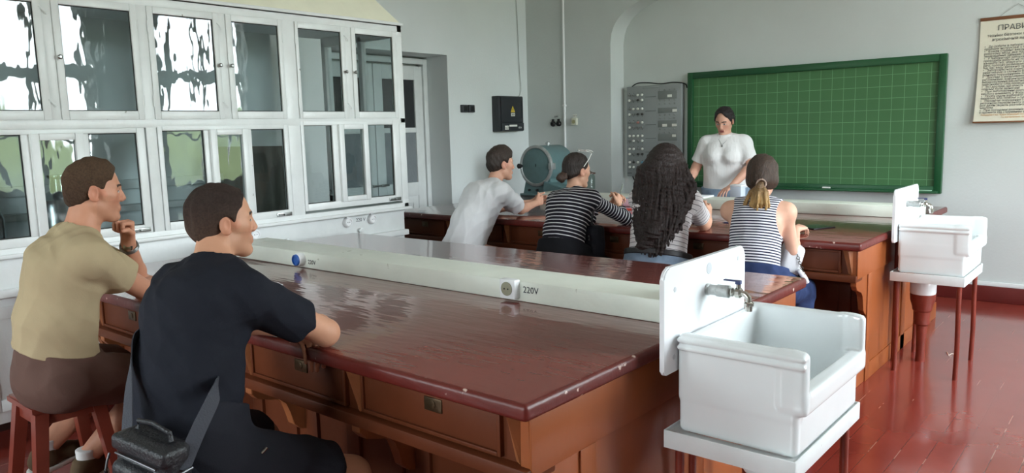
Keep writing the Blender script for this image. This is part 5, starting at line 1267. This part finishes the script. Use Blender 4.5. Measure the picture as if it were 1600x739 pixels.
BSH = cloth_mat('olive brown shoe', (96, 78, 58), 0.7)
shoe(AR, (-0.35, 0.9, 0), BSH, WSOLE, o, SOCK, AR[2] - 0.092); shoe(AL, (-0.35, 0.9, 0), BSH, WSOLE, o, SOCK, AL[2] - 0.092)
stool(-3.175, 1.033, 0.0, 'red-brown wooden stool carrying the person in the beige T-shirt', 0.56, 0.132)

# ---- boy in the white T-shirt
b = Body((-3.87, 4.02, 0.66), (-3.77, 4.27, 1.115), -0.42, ((0.160, 0.115), (0.150, 0.105), (0.168, 0.112)), curve=0.035, sw=0.165)
h = Head((-3.765, 4.345, 1.262), -0.42, 0.05, 0.0, 0.99)
ER, WR = V3(-3.775, 4.575, 0.90), V3(-3.775, 4.775, 0.935); EL, WL = V3(-4.02, 4.60, 0.90), V3(-3.83, 4.80, 0.935)
body = b.torso() + b.arm(1, ER, WR, (0.046, 0.037, 0.035, 0.025)) + b.arm(0, EL, WL, (0.046, 0.037, 0.035, 0.025)) + neck(b, h, 0.056, 0.052) + h.ops()
body += hand(WR, (-0.05, 1, 0.18), (-1, 0, 0), (0, -0.15, 1), ((45, 45, 30),) * 4, (20, 20), 0.95) + hand(WL, (0.25, 1, 0.18), (1, 0, 0), (0, -0.15, 1), ((50, 50, 35),) * 4, (20, 20), 0.95)
KR, KL = V3(-3.64, 4.40, 0.545), V3(-3.92, 4.42, 0.545); AR, AL = V3(-3.66, 4.30, 0.12), V3(-3.96, 4.30, 0.12)
body += b.leg(1, KR, AR, (0.2, 1, 0)) + b.leg(0, KL, AL, (0.1, 1, 0))
o = sdf_obj('person', body, 0.0042, SKIN, None, (-3.85, 4.15, 0), col=h.color((208, 158, 134)))
finish_person(o, 'person in white T-shirt leaning forward with clasped hands at the far bench')
short_hair(h, HAIRM, o, (46, 36, 30), (56, 43, 36), 0.008, 0.022, 9, 0.074, -0.058)
WHT = cloth_mat('white cotton', (222, 222, 224), 0.9)
sh = b.torso(0.016) + [sleeve(b.S[1], ER, 0.72, 0.056, 0.062, 0.014), sleeve(b.S[0], EL, 0.7, 0.056, 0.060, 0.014)]
sh += [('u', 0.04, cone(b.P + b.lp * q * 0.05 - b.u * 0.06, b.W, 0.128, 0.120)) for q in (-1, 1)]
sh += [folds(0.008, 0.09, 31), ('s', 0.004, cone(b.N - b.u * 0.01 + b.n * 0.014, b.N + b.u * 0.14 + b.n * 0.03, 0.062, 0.075)), ('i', 0.006, plane(b.P - b.u * 0.06, -b.u))]
ts = sdf_obj('t_shirt', sh, 0.0045, WHT, o)
sdf_obj('trousers', b.leg(1, KR, AR, (0, 1, 0), 0.02, False) + b.leg(0, KL, AL, (0, 1, 0), 0.02, False) + [('u', 0.05, cone(b.P - b.lp * 0.05, b.P + b.lp * 0.05, 0.130)), *seat_of(b, -0.006, -0.02), folds(0.004, 0.1, 3), ('i', 0.004, plane(b.P + b.u * 0.03, b.u))], 0.006, cloth_mat('dark trousers', (52, 54, 62)), o)
shoe(AR, (0.2, 1, 0), SHB, WSOLE, o); shoe(AL, (0.1, 1, 0), SHB, WSOLE, o)
stool(-3.86, 4.05, -0.4, 'stool under the person in the white T-shirt at the far bench')

# ---- girl in the black and white striped top
b = Body((-2.985, 4.03, 0.665), (-3.005, 4.22, 1.085), -0.10, ((0.155, 0.110), (0.125, 0.090), (0.150, 0.098)), True, 0.03, sw=0.150)
h = Head((-3.015, 4.262, 1.225), -0.28, 0.06, 0.03, 0.97, True)
ER, WR = V3(-2.76, 4.47, 0.893), V3(-2.905, 4.60, 0.965); EL, WL = V3(-3.17, 4.47, 0.893), V3(-3.0, 4.64, 0.95)
body = b.torso() + b.arm(1, ER, WR) + b.arm(0, EL, WL) + neck(b, h, 0.050, 0.046) + h.ops()
body += hand(WR, (-0.25, 0.75, 0.75), (-1, -0.1, 0.2), (-0.1, -0.6, 0.7), ((50, 50, 30),) * 4, (25, 25), 0.92) + hand(WL, (0.35, 0.7, 0.7), (1, -0.1, 0), (0.1, -0.6, 0.7), ((50, 50, 30),) * 4, (25, 25), 0.92)
KR, KL = V3(-2.85, 4.40, 0.55), V3(-3.10, 4.41, 0.55); AR, AL = V3(-2.86, 4.32, 0.12), V3(-3.10, 4.32, 0.12)
body += b.leg(1, KR, AR, (0, 1, 0)) + b.leg(0, KL, AL, (0, 1, 0))
o = sdf_obj('person', body, 0.0042, SKIN, None, (-2.98, 4.15, 0), col=h.color((212, 164, 138)))
finish_person(o, 'person in black and white striped long-sleeve top with hair in a low bun')
def hair_cap(h, c0, thick, nape, fringe, extra=[], seed=1, name='hair', res=0.0036, m=HAIRM, ears=True):
    C0 = np.array(lin(c0))
    q_ = [('u', 0, h.E((0, -0.014, 0.040), (0.074 + thick, 0.096 + thick, 0.084 + thick))), ('u', 0.02, h.E((0, -0.05, -0.012), (0.064 + thick, 0.056 + thick, 0.062)))]
    q_ += [('i', 0.008, h.P((0, -0.05, nape), (0, 0.55, -0.83))), ('i', 0.008, h.P((0, fringe, 0.072), (0, 0.90, -0.44)))]
    if ears:
        for q in (-1, 1): q_.append(('s', 0.006, h.E((q * 0.086, -0.004, -0.018), (0.03, 0.026, 0.036))))
    rs = np.random.RandomState(seed); kk = [(rs.normal(size=3) * 110, rs.uniform(0, 6)) for _ in range(4)]
    q_ += extra
    q_.append(('d', 0, lambda P: (0.0010 * sum(np.sin(P @ k.astype(np.float32) + p) for k, p in kk)).astype(np.float32)))
    return q_, (lambda P: np.tile(C0, (len(P), 1)))
bun = []
for i in range(26):
    a = i * 0.75; r = 0.022 - 0.0004 * i
    a1 = a + 0.75
    P_ = lambda q: h.w(0.0 + (0.031 - 0.0009 * i) * math.cos(q), -0.120 - 0.0015 * i + 0.004 * math.sin(3 * q), -0.046 + (0.029 - 0.0009 * i) * math.sin(q))
    bun.append(('u', 0.006, cone(P_(a), P_(a1), 0.0125)))
q_, cf = hair_cap(h, (44, 33, 28), 0.007, -0.035, 0.060, [], 4)
hr = sdf_obj('hair', q_, 0.0034, HAIRM, o, col=cf)
sdf_obj('hair_bun', bun, 0.003, HAIRM, hr, col=uni((66, 48, 38)))
STM = stripe_mat('black knit with white stripes', (32, 30, 38), (206, 204, 206), 0.0245, 0.26)
sh = b.torso(0.010) + [('u', 0.025, group(('u', 0, cone(b.S[1], ER, 0.050, 0.045)), ('u', 0.02, cone(ER, ER + (WR - ER) * 0.8, 0.045, 0.036)), ('i', 0.004, plane(ER + (WR - ER) * 0.62, WR - ER)))),
                       ('u', 0.025, group(('u', 0, cone(b.S[0], EL, 0.050, 0.045)), ('u', 0.02, cone(EL, EL + (WL - EL) * 0.8, 0.045, 0.036)), ('i', 0.004, plane(EL + (WL - EL) * 0.62, WL - EL))))]
sh += [folds(0.004, 0.10, 41), ('s', 0.004, cone(b.N + b.u * 0.0 + b.n * 0.02, b.N + b.u * 0.14 + b.n * 0.03, 0.058, 0.085)), ('i', 0.005, plane(b.P + b.u * 0.055, -b.u))]
sdf_obj('striped_top', sh, 0.004, STM, o, stripe=stripes_fn(b, [(b.S[1], ER), (b.S[0], EL)]))
sdf_obj('trousers', b.leg(1, KR, AR, (0, 1, 0), 0.02, False) + b.leg(0, KL, AL, (0, 1, 0), 0.02, False) + [('u', 0.05, cone(b.P - b.lp * 0.045, b.P + b.lp * 0.045, 0.122)), ('u', 0.05, cone(b.P - b.lp * 0.04 + b.u * 0.09, b.P + b.lp * 0.04 + b.u * 0.09, 0.132)), *seat_of(b), folds(0.005, 0.1, 5), ('i', 0.004, plane(b.P + b.u * 0.10, b.u))], 0.005, TRM, o)
shoe(AR, (0, 1, 0), SHB, WSOLE, o); shoe(AL, (0, 1, 0), SHB, WSOLE, o)
GL = mat('clear spectacle frame', (222, 220, 214), 0.25)
w = MB()
for q in (-1, 1):
    w.tube([h.w(q * 0.082, 0.055, 0.125), h.w(q * 0.086, 0.03, 0.085), h.w(q * 0.086, -0.01, 0.035)], 0.0026, 8)
w.tube([h.w(-0.082, 0.055, 0.125), h.w(-0.05, 0.065, 0.142), h.w(0, 0.062, 0.146), h.w(0.05, 0.065, 0.142), h.w(0.082, 0.055, 0.125)], 0.0028, 8)
for q in (-1, 1): w.tube([h.w(q * 0.04 + 0.034 * math.cos(k * PI / 8), 0.066 - 0.022 * math.sin(k * PI / 8), 0.142 + 0.008 * math.sin(k * PI / 8)) for k in range(16)], 0.0024, 8, closed=True)
gl = w.build('spectacles', GL, o); gl['label'] = 'clear spectacles pushed up on the hair'
stool(-2.985, 4.05, -0.1, 'stool under the person in the black and white striped top')
pen(-2.945, 4.70, 1.045, 1.2, 0.13, mat('grey pen plastic', (120, 128, 116), 0.4), 'grey pen held upright in the striped-sleeve girl\'s hands', tilt=1.25)
sb = thing('backpack', (-2.84, 4.21, 0.58), 'small black bag hanging at the right hip of the girl in the striped top', 'bag')
sdf_obj('bag_body', [('u', 0, rbox((-2.905, 4.15, 0.60), (-2.785, 4.27, 0.87), 0.035)), ('u', 0.01, rbox((-2.89, 4.13, 0.62), (-2.80, 4.20, 0.76), 0.025)), folds(0.004, 0.1, 8)], 0.004, cloth_mat('black nylon', (30, 30, 36), 0.7), sb)
w = MB(); w.tube([(-2.845, 4.19, 0.862), (-2.85, 4.185, 0.90), (-2.84, 4.19, 0.965), (-2.845, 4.20, 1.03)], 0.009, 8); w.build('strap', BLACKP, sb)
w = MB(); w.tube([(-2.83, 4.128, 0.78), (-2.83, 4.124, 0.815)], 0.004, 6); w.build('buckle', CHROME, sb)
w = MB(); w.tube([(-2.86, 4.128, 0.78), (-2.86, 4.124, 0.815)], 0.004, 6); w.build('buckle', CHROME, sb)

# ---- girl with long wavy hair
b = Body((-2.285, 4.045, 0.675), (-2.305, 4.19, 1.115), 0.12, ((0.175, 0.122), (0.150, 0.108), (0.162, 0.108)), True, 0.02, sw=0.160)
h = Head((-2.325, 4.235, 1.262), 0.26, 0.10, 0.0, 1.0, True)
ER, WR = V3(-2.165, 4.43, 0.897), V3(-2.245, 4.64, 0.93); EL, WL = V3(-2.55, 4.43, 0.897), V3(-2.36, 4.66, 0.93)
body = b.torso() + b.arm(1, ER, WR, (0.050, 0.043, 0.040, 0.027)) + b.arm(0, EL, WL, (0.050, 0.043, 0.040, 0.027)) + neck(b, h, 0.052, 0.048) + h.ops()
body += hand(WR, (-0.2, 0.9, 0.35), (-1, 0, 0), (0, -0.3, 1), ((50, 50, 30),) * 4, (25, 25), 0.95) + hand(WL, (0.3, 0.9, 0.3), (1, 0, 0), (0, -0.3, 1), ((50, 50, 30),) * 4, (25, 25), 0.95)
KR, KL = V3(-2.20, 4.41, 0.55), V3(-2.47, 4.42, 0.55); AR, AL = V3(-2.2, 4.32, 0.12), V3(-2.48, 4.32, 0.12)
body += b.leg(1, KR, AR, (0, 1, 0)) + b.leg(0, KL, AL, (0, 1, 0))
o = sdf_obj('person', body, 0.0042, SKIN, None, (-2.33, 4.15, 0), col=h.color((214, 164, 138)))
finish_person(o, 'person with very long dark wavy hair in pale striped T-shirt and light jeans')
rs = np.random.RandomState(12); paths = []
back = -b.n
for i in range(150):
    lay = i % 3
    th = -1.62 + 3.24 * ((i + rs.uniform(0, 0.8)) / 150)         # around the back of the head, left to right
    crown = h.w(0.02 * math.sin(th), -0.01, 0.122)
    s1 = h.w(0.083 * math.sin(th), -0.014 - 0.100 * math.cos(th), 0.055 + 0.01 * rs.normal())
    s2 = h.w(0.084 * math.sin(th), -0.018 - 0.100 * math.cos(th), -0.03)
    wd_ = 0.175 * math.sin(th * 0.92); zbot = 0.745 + 0.05 * rs.uniform() + 0.08 * (abs(th) / 1.62) ** 2.2 + 0.17 * max(0, th - 0.25)
    pts = [h.w(0.088 * math.sin(ph_) * math.sin(th), -0.014 - 0.108 * math.sin(ph_) * math.cos(th), 0.040 + 0.094 * math.cos(ph_)) for ph_ in (0.12, 0.5, 0.9, 1.3, 1.7)]
    for k_, m_ in ((2, 1.05), (3, 1.16), (4, 1.30)): pts[k_] = pts[k_] + (pts[k_] - h.w(0, -0.014, 0.04 + 0.094 * math.cos((0.12, 0.5, 0.9, 1.3, 1.7)[k_]))) * (m_ - 1)
    s2 = pts[-1]
    top = h.w(0, -0.10, -0.10); n = 11; ph = th * 2.0 + 2.1 * lay + rs.uniform(0, 2.4); amp = rs.uniform(0.006, 0.012); fq = rs.uniform(7, 9.5)
    for k in range(1, n + 1):
        t = k / n; z = s2[2] + (zbot - s2[2]) * t
        base = h.c + (s2 - h.c) * 0; cx = h.c[0] + 0.045 * min(1, t * 1.6) + 0.055 * t - 0.01; 
        x = cx + (wd_ * (0.58 + 0.46 * math.sin(min(t * 1.3, 1) * PI / 2) - 0.30 * max(0, t - 0.55)) + (s2[0] - h.c[0]) * (1 - t) * 0.25) + amp * math.sin(ph + fq * t) 
        frac = (z - b.P[2]) / (b.N[2] - b.P[2]); yc = b.P[1] + (b.N[1] - b.P[1]) * min(frac, 1.15)
        y = yc - 0.128 - 0.011 * (lay) - 0.02 * math.cos(th) + 0.055 * (abs(th) / 1.62) ** 2 + amp * 0.45 * math.cos(ph + fq * t)
        y = y * min(1, t * 3) + (s2[1] - 0.02) * (1 - min(1, t * 3))
        pts.append(V3(x, y, z))
    paths.append(pts)
hx = [('u', 0.01, x[2]) for x in []]
q_, cf = hair_cap(h, (42, 29, 27), 0.012, -0.08, 0.058, [('u', 0.05, cone(h.w(0, -0.06, 0), h.w(0, -0.075, -0.10), 0.07, 0.075)), ('u', 0.05, cone(h.w(0, -0.075, -0.10) + V3(0.02, 0, 0), V3(-2.30, b.Ch[1] - 0.105, 0.95), 0.062, 0.062, -b.n, 0.5)), ('u', 0.05, cone(V3(-2.25, b.Ch[1] - 0.115, 0.97), V3(-2.23, b.P[1] - 0.115, 0.91), 0.060, 0.04, -b.n, 0.4)), ('u', 0.05, cone(V3(-2.36, b.Ch[1] - 0.115, 0.97), V3(-2.30, b.P[1] - 0.12, 0.82), 0.064, 0.046, -b.n, 0.4))] + strands(paths, 0.0112, 0.0062, 0.004), 5, ears=False)
sdf_obj('hair', q_, 0.0032, HAIRM, o, col=cf)
STL = stripe_mat('pale knit with thin dark stripes', (218, 212, 212), (92, 84, 92), 0.026, 0.13)
sh = b.torso(0.012) + [sleeve(b.S[1], ER, 0.72, 0.054, 0.056, 0.010), sleeve(b.S[0], EL, 0.72, 0.054, 0.056, 0.010)]
sh += [folds(0.004, 0.10, 51), ('s', 0.004, cone(b.N + b.u * 0.0 + b.n * 0.02, b.N + b.u * 0.14 + b.n * 0.03, 0.060, 0.08)), ('i', 0.005, plane(b.P + b.u * 0.080, -b.u))]
sdf_obj('striped_t_shirt', sh, 0.004, STL, o, stripe=stripes_fn(b, [(b.S[1], ER), (b.S[0], EL)]))
jn = b.leg(1, KR, AR, (0, 1, 0), 0.02, False) + b.leg(0, KL, AL, (0, 1, 0), 0.02, False) + [('u', 0.05, cone(b.P - b.lp * 0.055, b.P + b.lp * 0.055, 0.134)), ('u', 0.05, cone(b.P - b.lp * 0.05 + b.u * 0.06, b.P + b.lp * 0.05 + b.u * 0.06, 0.124)), *seat_of(b), folds(0.005, 0.1, 6), ('i', 0.004, plane(b.P + b.u * 0.075, b.u))]
sdf_obj('jeans', jn, 0.005, JEANL, o)
sdf_obj('belt', [*seat_of(b, 0.034, 0.09), ('i', 0.003, plane(b.P + b.u * 0.082, b.u)), ('i', 0.003, plane(b.P + b.u * 0.047, -b.u))], 0.004, mat('black leather belt', (32, 28, 30), 0.5), o)
shoe(AR, (0, 1, 0), SHB, WSOLE, o); shoe(AL, (0, 1, 0), SHB, WSOLE, o)
stool(-2.335, 4.06, 0.1, 'stool under the person with long dark wavy hair')

# ---- girl with the ponytail
b = Body((-1.675, 4.02, 0.66), (-1.70, 4.15, 1.075), 0.20, ((0.146, 0.106), (0.112, 0.084), (0.136, 0.092)), True, 0.02, sw=0.148)
h = Head((-1.705, 4.205, 1.205), 0.36, 0.22, 0.0, 0.98, True)
ER, WR = V3(-1.535, 4.235, 0.80), V3(-1.60, 4.46, 0.895); EL, WL = V3(-1.90, 4.36, 0.86), V3(-1.78, 4.56, 0.895)
ar = (0.039, 0.034, 0.031, 0.022)
body = b.torso() + b.arm(1, ER, WR, ar) + b.arm(0, EL, WL, ar) + neck(b, h, 0.048, 0.045) + h.ops()
body += hand(WR, (0.15, 0.95, 0.05), (-0.3, 0, -1), (-0.9, 0.2, 0.2), ((20, 25, 15), (25, 25, 15), (30, 25, 15), (30, 25, 15)), (10, 10), 0.9) + hand(WL, (0.2, 0.95, -0.02), (0, 0, -1), (0.9, -0.1, 0), ((20, 25, 20),) * 4, (15, 10), 0.9)
KR, KL = V3(-1.545, 4.41, 0.545), V3(-1.82, 4.41, 0.545); AR, AL = V3(-1.53, 4.34, 0.12), V3(-1.84, 4.33, 0.12)
body += b.leg(1, KR, AR, (0, 1, 0)) + b.leg(0, KL, AL, (0, 1, 0))
o = sdf_obj('person', body, 0.0042, SKIN, None, (-1.68, 4.15, 0), col=h.color((218, 170, 146)))
finish_person(o, 'person in sleeveless striped top with low blonde-tipped ponytail at the far bench')
tie = h.w(0.0, -0.128, -0.055)
q_, cf = hair_cap(h, (70, 53, 43), 0.013, -0.062, 0.058, [('u', 0.03, cone(h.w(0, -0.09, -0.02), tie, 0.045, 0.018)), ('u', 0.03, h.E((0.0, -0.02, -0.02), (0.088, 0.075, 0.06)))], 7, ears=False)
q_.append(('i', 0.008, h.P((0, 0.035, -0.02), (0, 1, 0))))
hr = sdf_obj('hair', q_, 0.0036, HAIRM, o, col=cf)
rs = np.random.RandomState(3); paths = []
for i in range(46):
    a = rs.uniform(0, 6.28); rr = rs.uniform(0.2, 1)
    e = tie + V3(-0.01 + 0.072 * rr * math.cos(a), -0.038 + 0.032 * rr * math.sin(a), -0.150 - 0.04 * rs.uniform())
    m1 = tie + V3(0.052 * rr * math.cos(a), -0.036 + 0.028 * rr * math.sin(a), -0.040); m2 = (m1 + e) / 2 + V3(0.016 * rr * math.cos(a), -0.01, 0)
    paths.append([tie, m1, m2, e])
B0, B1 = np.array(lin((112, 84, 58))), np.array(lin((188, 150, 96)))
pt = sdf_obj('ponytail', [('u', 0.01, cone(tie + V3(0, 0.02, 0.008), tie + V3(0, -0.022, -0.014), 0.022, 0.024))] + strands(paths, 0.0105, 0.0045, 0.004), 0.0032, HAIRM, hr, col=lambda P: B0 + (B1 - B0) * np.clip((tie[2] - P[:, 2:3]) / 0.09, 0, 1)); pt['label'] = 'blonde-tipped ponytail'
w = MB(); 
for k in range(3): w.tube([tie + h.M @ V3(0.024 * math.cos(q * PI / 8), -0.006 * k + 0.003 * math.sin(q * 3 * PI / 8) - 0.004, 0.024 * math.sin(q * PI / 8)) for q in range(16)], 0.0048, 8, closed=True)
w.build('hair_tie', mat('speckled beige hair tie', (176, 150, 136), 0.5, var=0.6, vscale=160), hr)
STN = stripe_mat('navy knit with white stripes', (44, 46, 66), (222, 220, 226), 0.0150, 0.52)
sh = b.torso(0.010)
tk = sh + [folds(0.003, 0.10, 61), ('s', 0.004, cone(b.N + b.u * 0.005 + b.n * 0.02, b.N + b.u * 0.14 + b.n * 0.03, 0.056, 0.08))]
for i, q in ((0, -1), (1, 1)):
    tk.append(('s', 0.004, ell(b.S[i] + b.l * q * 0.035 - b.u * 0.03, (0.078, 0.20, 0.135), np.stack([b.l, b.n, b.u], 1))))
tk.append(('i', 0.005, plane(b.P + b.u * 0.06, -b.u)))
sdf_obj('striped_tank_top', tk, 0.0036, STN, o, stripe=stripes_fn(b, []))
jn = b.leg(1, KR, AR, (0, 1, 0), 0.02, False) + b.leg(0, KL, AL, (0, 1, 0), 0.02, False) + [('u', 0.05, cone(b.P - b.lp * 0.045, b.P + b.lp * 0.045, 0.124)), ('u', 0.05, cone(b.P - b.lp * 0.045 + b.u * 0.05, b.P + b.lp * 0.045 + b.u * 0.05, 0.112)), *seat_of(b), folds(0.006, 0.09, 9), ('i', 0.004, plane(b.P + b.u * 0.075, b.u))]
sdf_obj('jeans', jn, 0.005, JEAN, o)
shoe(AR, (0, 1, 0), SHB, WSOLE, o); shoe(AL, (0, 1, 0), SHB, WSOLE, o)
stool(-1.68, 4.04, 0.2, 'stool under the ponytailed person in the sleeveless striped top')
wb = thing('shoulder_bag', (-1.56, 4.27, 0.60), 'white shoulder bag with chain strap in the lap of the ponytailed girl', 'bag')
WL_ = mat('white leather', (232, 232, 234), 0.45, bump=0.1, bscale=80)
Rz = np.array(Matrix.Rotation(0.5, 3, 'Z') @ Matrix.Rotation(0.25, 3, 'Y')).astype(np.float32)
sdf_obj('bag_body', [('u', 0, ('b', A(-1.565, 4.28, 0.735), A(0.052, 0.085, 0.10), 0.025, Rz))], 0.004, WL_, wb)
sdf_obj('flap', [('u', 0, ('b', A(-1.49, 4.27, 0.665), A(0.012, 0.075, 0.045), 0.008, np.array(Matrix.Rotation(0.4, 3, 'Z') @ Matrix.Rotation(-0.6, 3, 'Y')).astype(np.float32)))], 0.003, WL_, wb)
w = MB(); P0, P1 = Vector((-1.525, 4.22, 0.84)), Vector((-1.47, 4.22, 0.69))
for k in range(12):
    p = P0.lerp(P1, k / 11); q = P0.lerp(P1, (k + 0.9) / 11); s_ = Vector((0.006, 0.004, 0)) if k % 2 else Vector((0.004, -0.006, 0))
    w.tube([p + s_, (p + q) / 2 + s_ * 1.2, q + s_, q - s_, (p + q) / 2 - s_ * 1.2, p - s_], 0.0022, 6, closed=True)
ch = w.build('chain_strap', mat('gunmetal chain', (110, 106, 96), 0.3, metal=1.0), wb)

# ---- standing teacher
b = Body((-3.155, 6.90, 0.93), (-3.145, 6.86, 1.395), PI + 0.20, ((0.195, 0.128), (0.185, 0.125), (0.190, 0.118)), True, 0.015, sw=0.172)
h = Head((-3.145, 6.835, 1.545), PI + 0.08, 0.42, -0.03, 1.0, True)
# her right arm (image left) is index 1, her left arm index 0
ER, WR = V3(-3.415, 6.82, 1.12), V3(-3.42, 6.60, 0.925); EL, WL = V3(-2.865, 6.83, 1.13), V3(-2.955, 6.60, 0.96)
ar = (0.054, 0.046, 0.042, 0.029)
body = b.torso() + b.arm(1, ER, WR, ar) + b.arm(0, EL, WL, ar) + neck(b, h, 0.056, 0.050) + h.ops()
body += hand(WR, (0.05, -0.7, -0.35), (0, 0.4, -1), (1, 0, 0), ((20, 20, 15),) * 4, (10, 10), 1.0) + hand(WL, (-0.35, -0.75, -0.35), (0, 0, -1), (-0.8, 0.3, 0), ((20, 20, 15), (24, 20, 15), (28, 20, 15), (32, 20, 15)), (10, 10), 1.0, 0.12)
KR, KL = V3(-3.25, 6.86, 0.49), V3(-3.06, 6.86, 0.49); AR, AL = V3(-3.25, 6.92, 0.10), V3(-3.06, 6.92, 0.10)
body += b.leg(1, KR, AR, (-0.1, -1, 0)) + b.leg(0, KL, AL, (0.1, -1, 0))
o = sdf_obj('person', body, 0.0040, SKIN, None, (-3.15, 6.9, 0), col=h.color((208, 158, 136), lips=(150, 84, 80), brow=(48, 34, 30)))
finish_person(o, 'dark-haired person in white ribbed top standing behind the far bench before the chalkboard')
q_, cf = hair_cap(h, (42, 34, 36), 0.012, -0.05, 0.062, [('u', 0.03, h.E((0.0, -0.06, 0.0), (0.075, 0.065, 0.07)))], 14, ears=False)
for q in (-1, 1): q_.insert(3, ('u', 0.01, h.C((q * 0.02, 0.055, 0.108), (q * 0.076, 0.03, 0.02), 0.014, 0.010)))
q_.append(('s', 0.01, h.E((0, 0.085, -0.02), (0.066, 0.055, 0.095)))); q_.append(('s', 0.012, h.E((0.008, 0.085, 0.062), (0.040, 0.050, 0.056))))
sdf_obj('hair', q_, 0.0036, HAIRM, o, col=cf)
RIB = mat('white ribbed knit', (228, 226, 226), 0.9, bump=0.5, bscale=60, bstretch=(1.0, 1.0, 0.02), spec=0.15, bdist=0.01)
sh = b.torso(0.014) + [sleeve(b.S[1], ER, 0.80, 0.062, 0.062, 0.010), sleeve(b.S[0], EL, 0.80, 0.062, 0.062, 0.010)]
sh += [('u', 0.02, cone(b.N - b.u * 0.03, b.N + b.u * 0.03 + b.n * 0.012, 0.066, 0.060))]
for q in (-1, 1): sh.append(('u', 0.07, ell(b.Ch - b.u * 0.05 + b.l * q * 0.075 + b.n * 0.09, (0.085, 0.044, 0.080), np.stack([b.l, b.n, b.u], 1))))
sh += [folds(0.005, 0.12, 71), ('i', 0.005, plane(b.P - b.u * 0.035, -b.u)), ('i', 0.004, plane(b.N + b.u * 0.042 + b.n * 0.01, b.u + 0.25 * b.n))]
sdf_obj('ribbed_top', sh, 0.004, RIB, o)
sdf_obj('jeans', b.leg(1, KR, AR, (0, -1, 0), 0.018, False, 0.09, (0.105, 0.07, 0.055, 0.045)) + b.leg(0, KL, AL, (0, -1, 0), 0.018, False, 0.09, (0.105, 0.07, 0.055, 0.045)) + [('u', 0.05, cone(b.P - b.lp * 0.065, b.P + b.lp * 0.065, 0.138)), *seat_of(b, 0.006, -0.03), folds(0.003, 0.1, 12), ('i', 0.004, plane(b.P + b.u * 0.0, b.u))], 0.006, JEANL, o)
w = MB(); cpt = [b.N + b.n * 0.072 + b.u * 0.03, b.N + b.n * 0.075 + b.l * 0.04 + b.u * 0.03, b.Ch + b.n * 0.16 + b.u * 0.055]
w.tube([b.N - b.l * 0.062 + b.n * 0.02 + b.u * 0.035, b.N - b.l * 0.05 + b.n * 0.07 + b.u * 0.0, b.Ch + b.n * 0.138 + b.u * 0.062], 0.0018, 6)
w.tube([b.N + b.l * 0.062 + b.n * 0.02 + b.u * 0.035, b.N + b.l * 0.05 + b.n * 0.07 + b.u * 0.0, b.Ch + b.n * 0.138 + b.u * 0.062], 0.0018, 6)
w.lathe(b.Ch + b.n * 0.140 + b.u * 0.062, -b.u, [(0, 0.003), (0.006, 0.008), (0.014, 0.006), (0.018, 0.001)], 12)
w.build('necklace', STEEL, o)
SHT = cloth_mat('beige flat shoe', (150, 130, 112), 0.6)
shoe(AR, (-0.1, -1, 0), SHT, WSOLE, o); shoe(AL, (0.1, -1, 0), SHT, WSOLE, o)
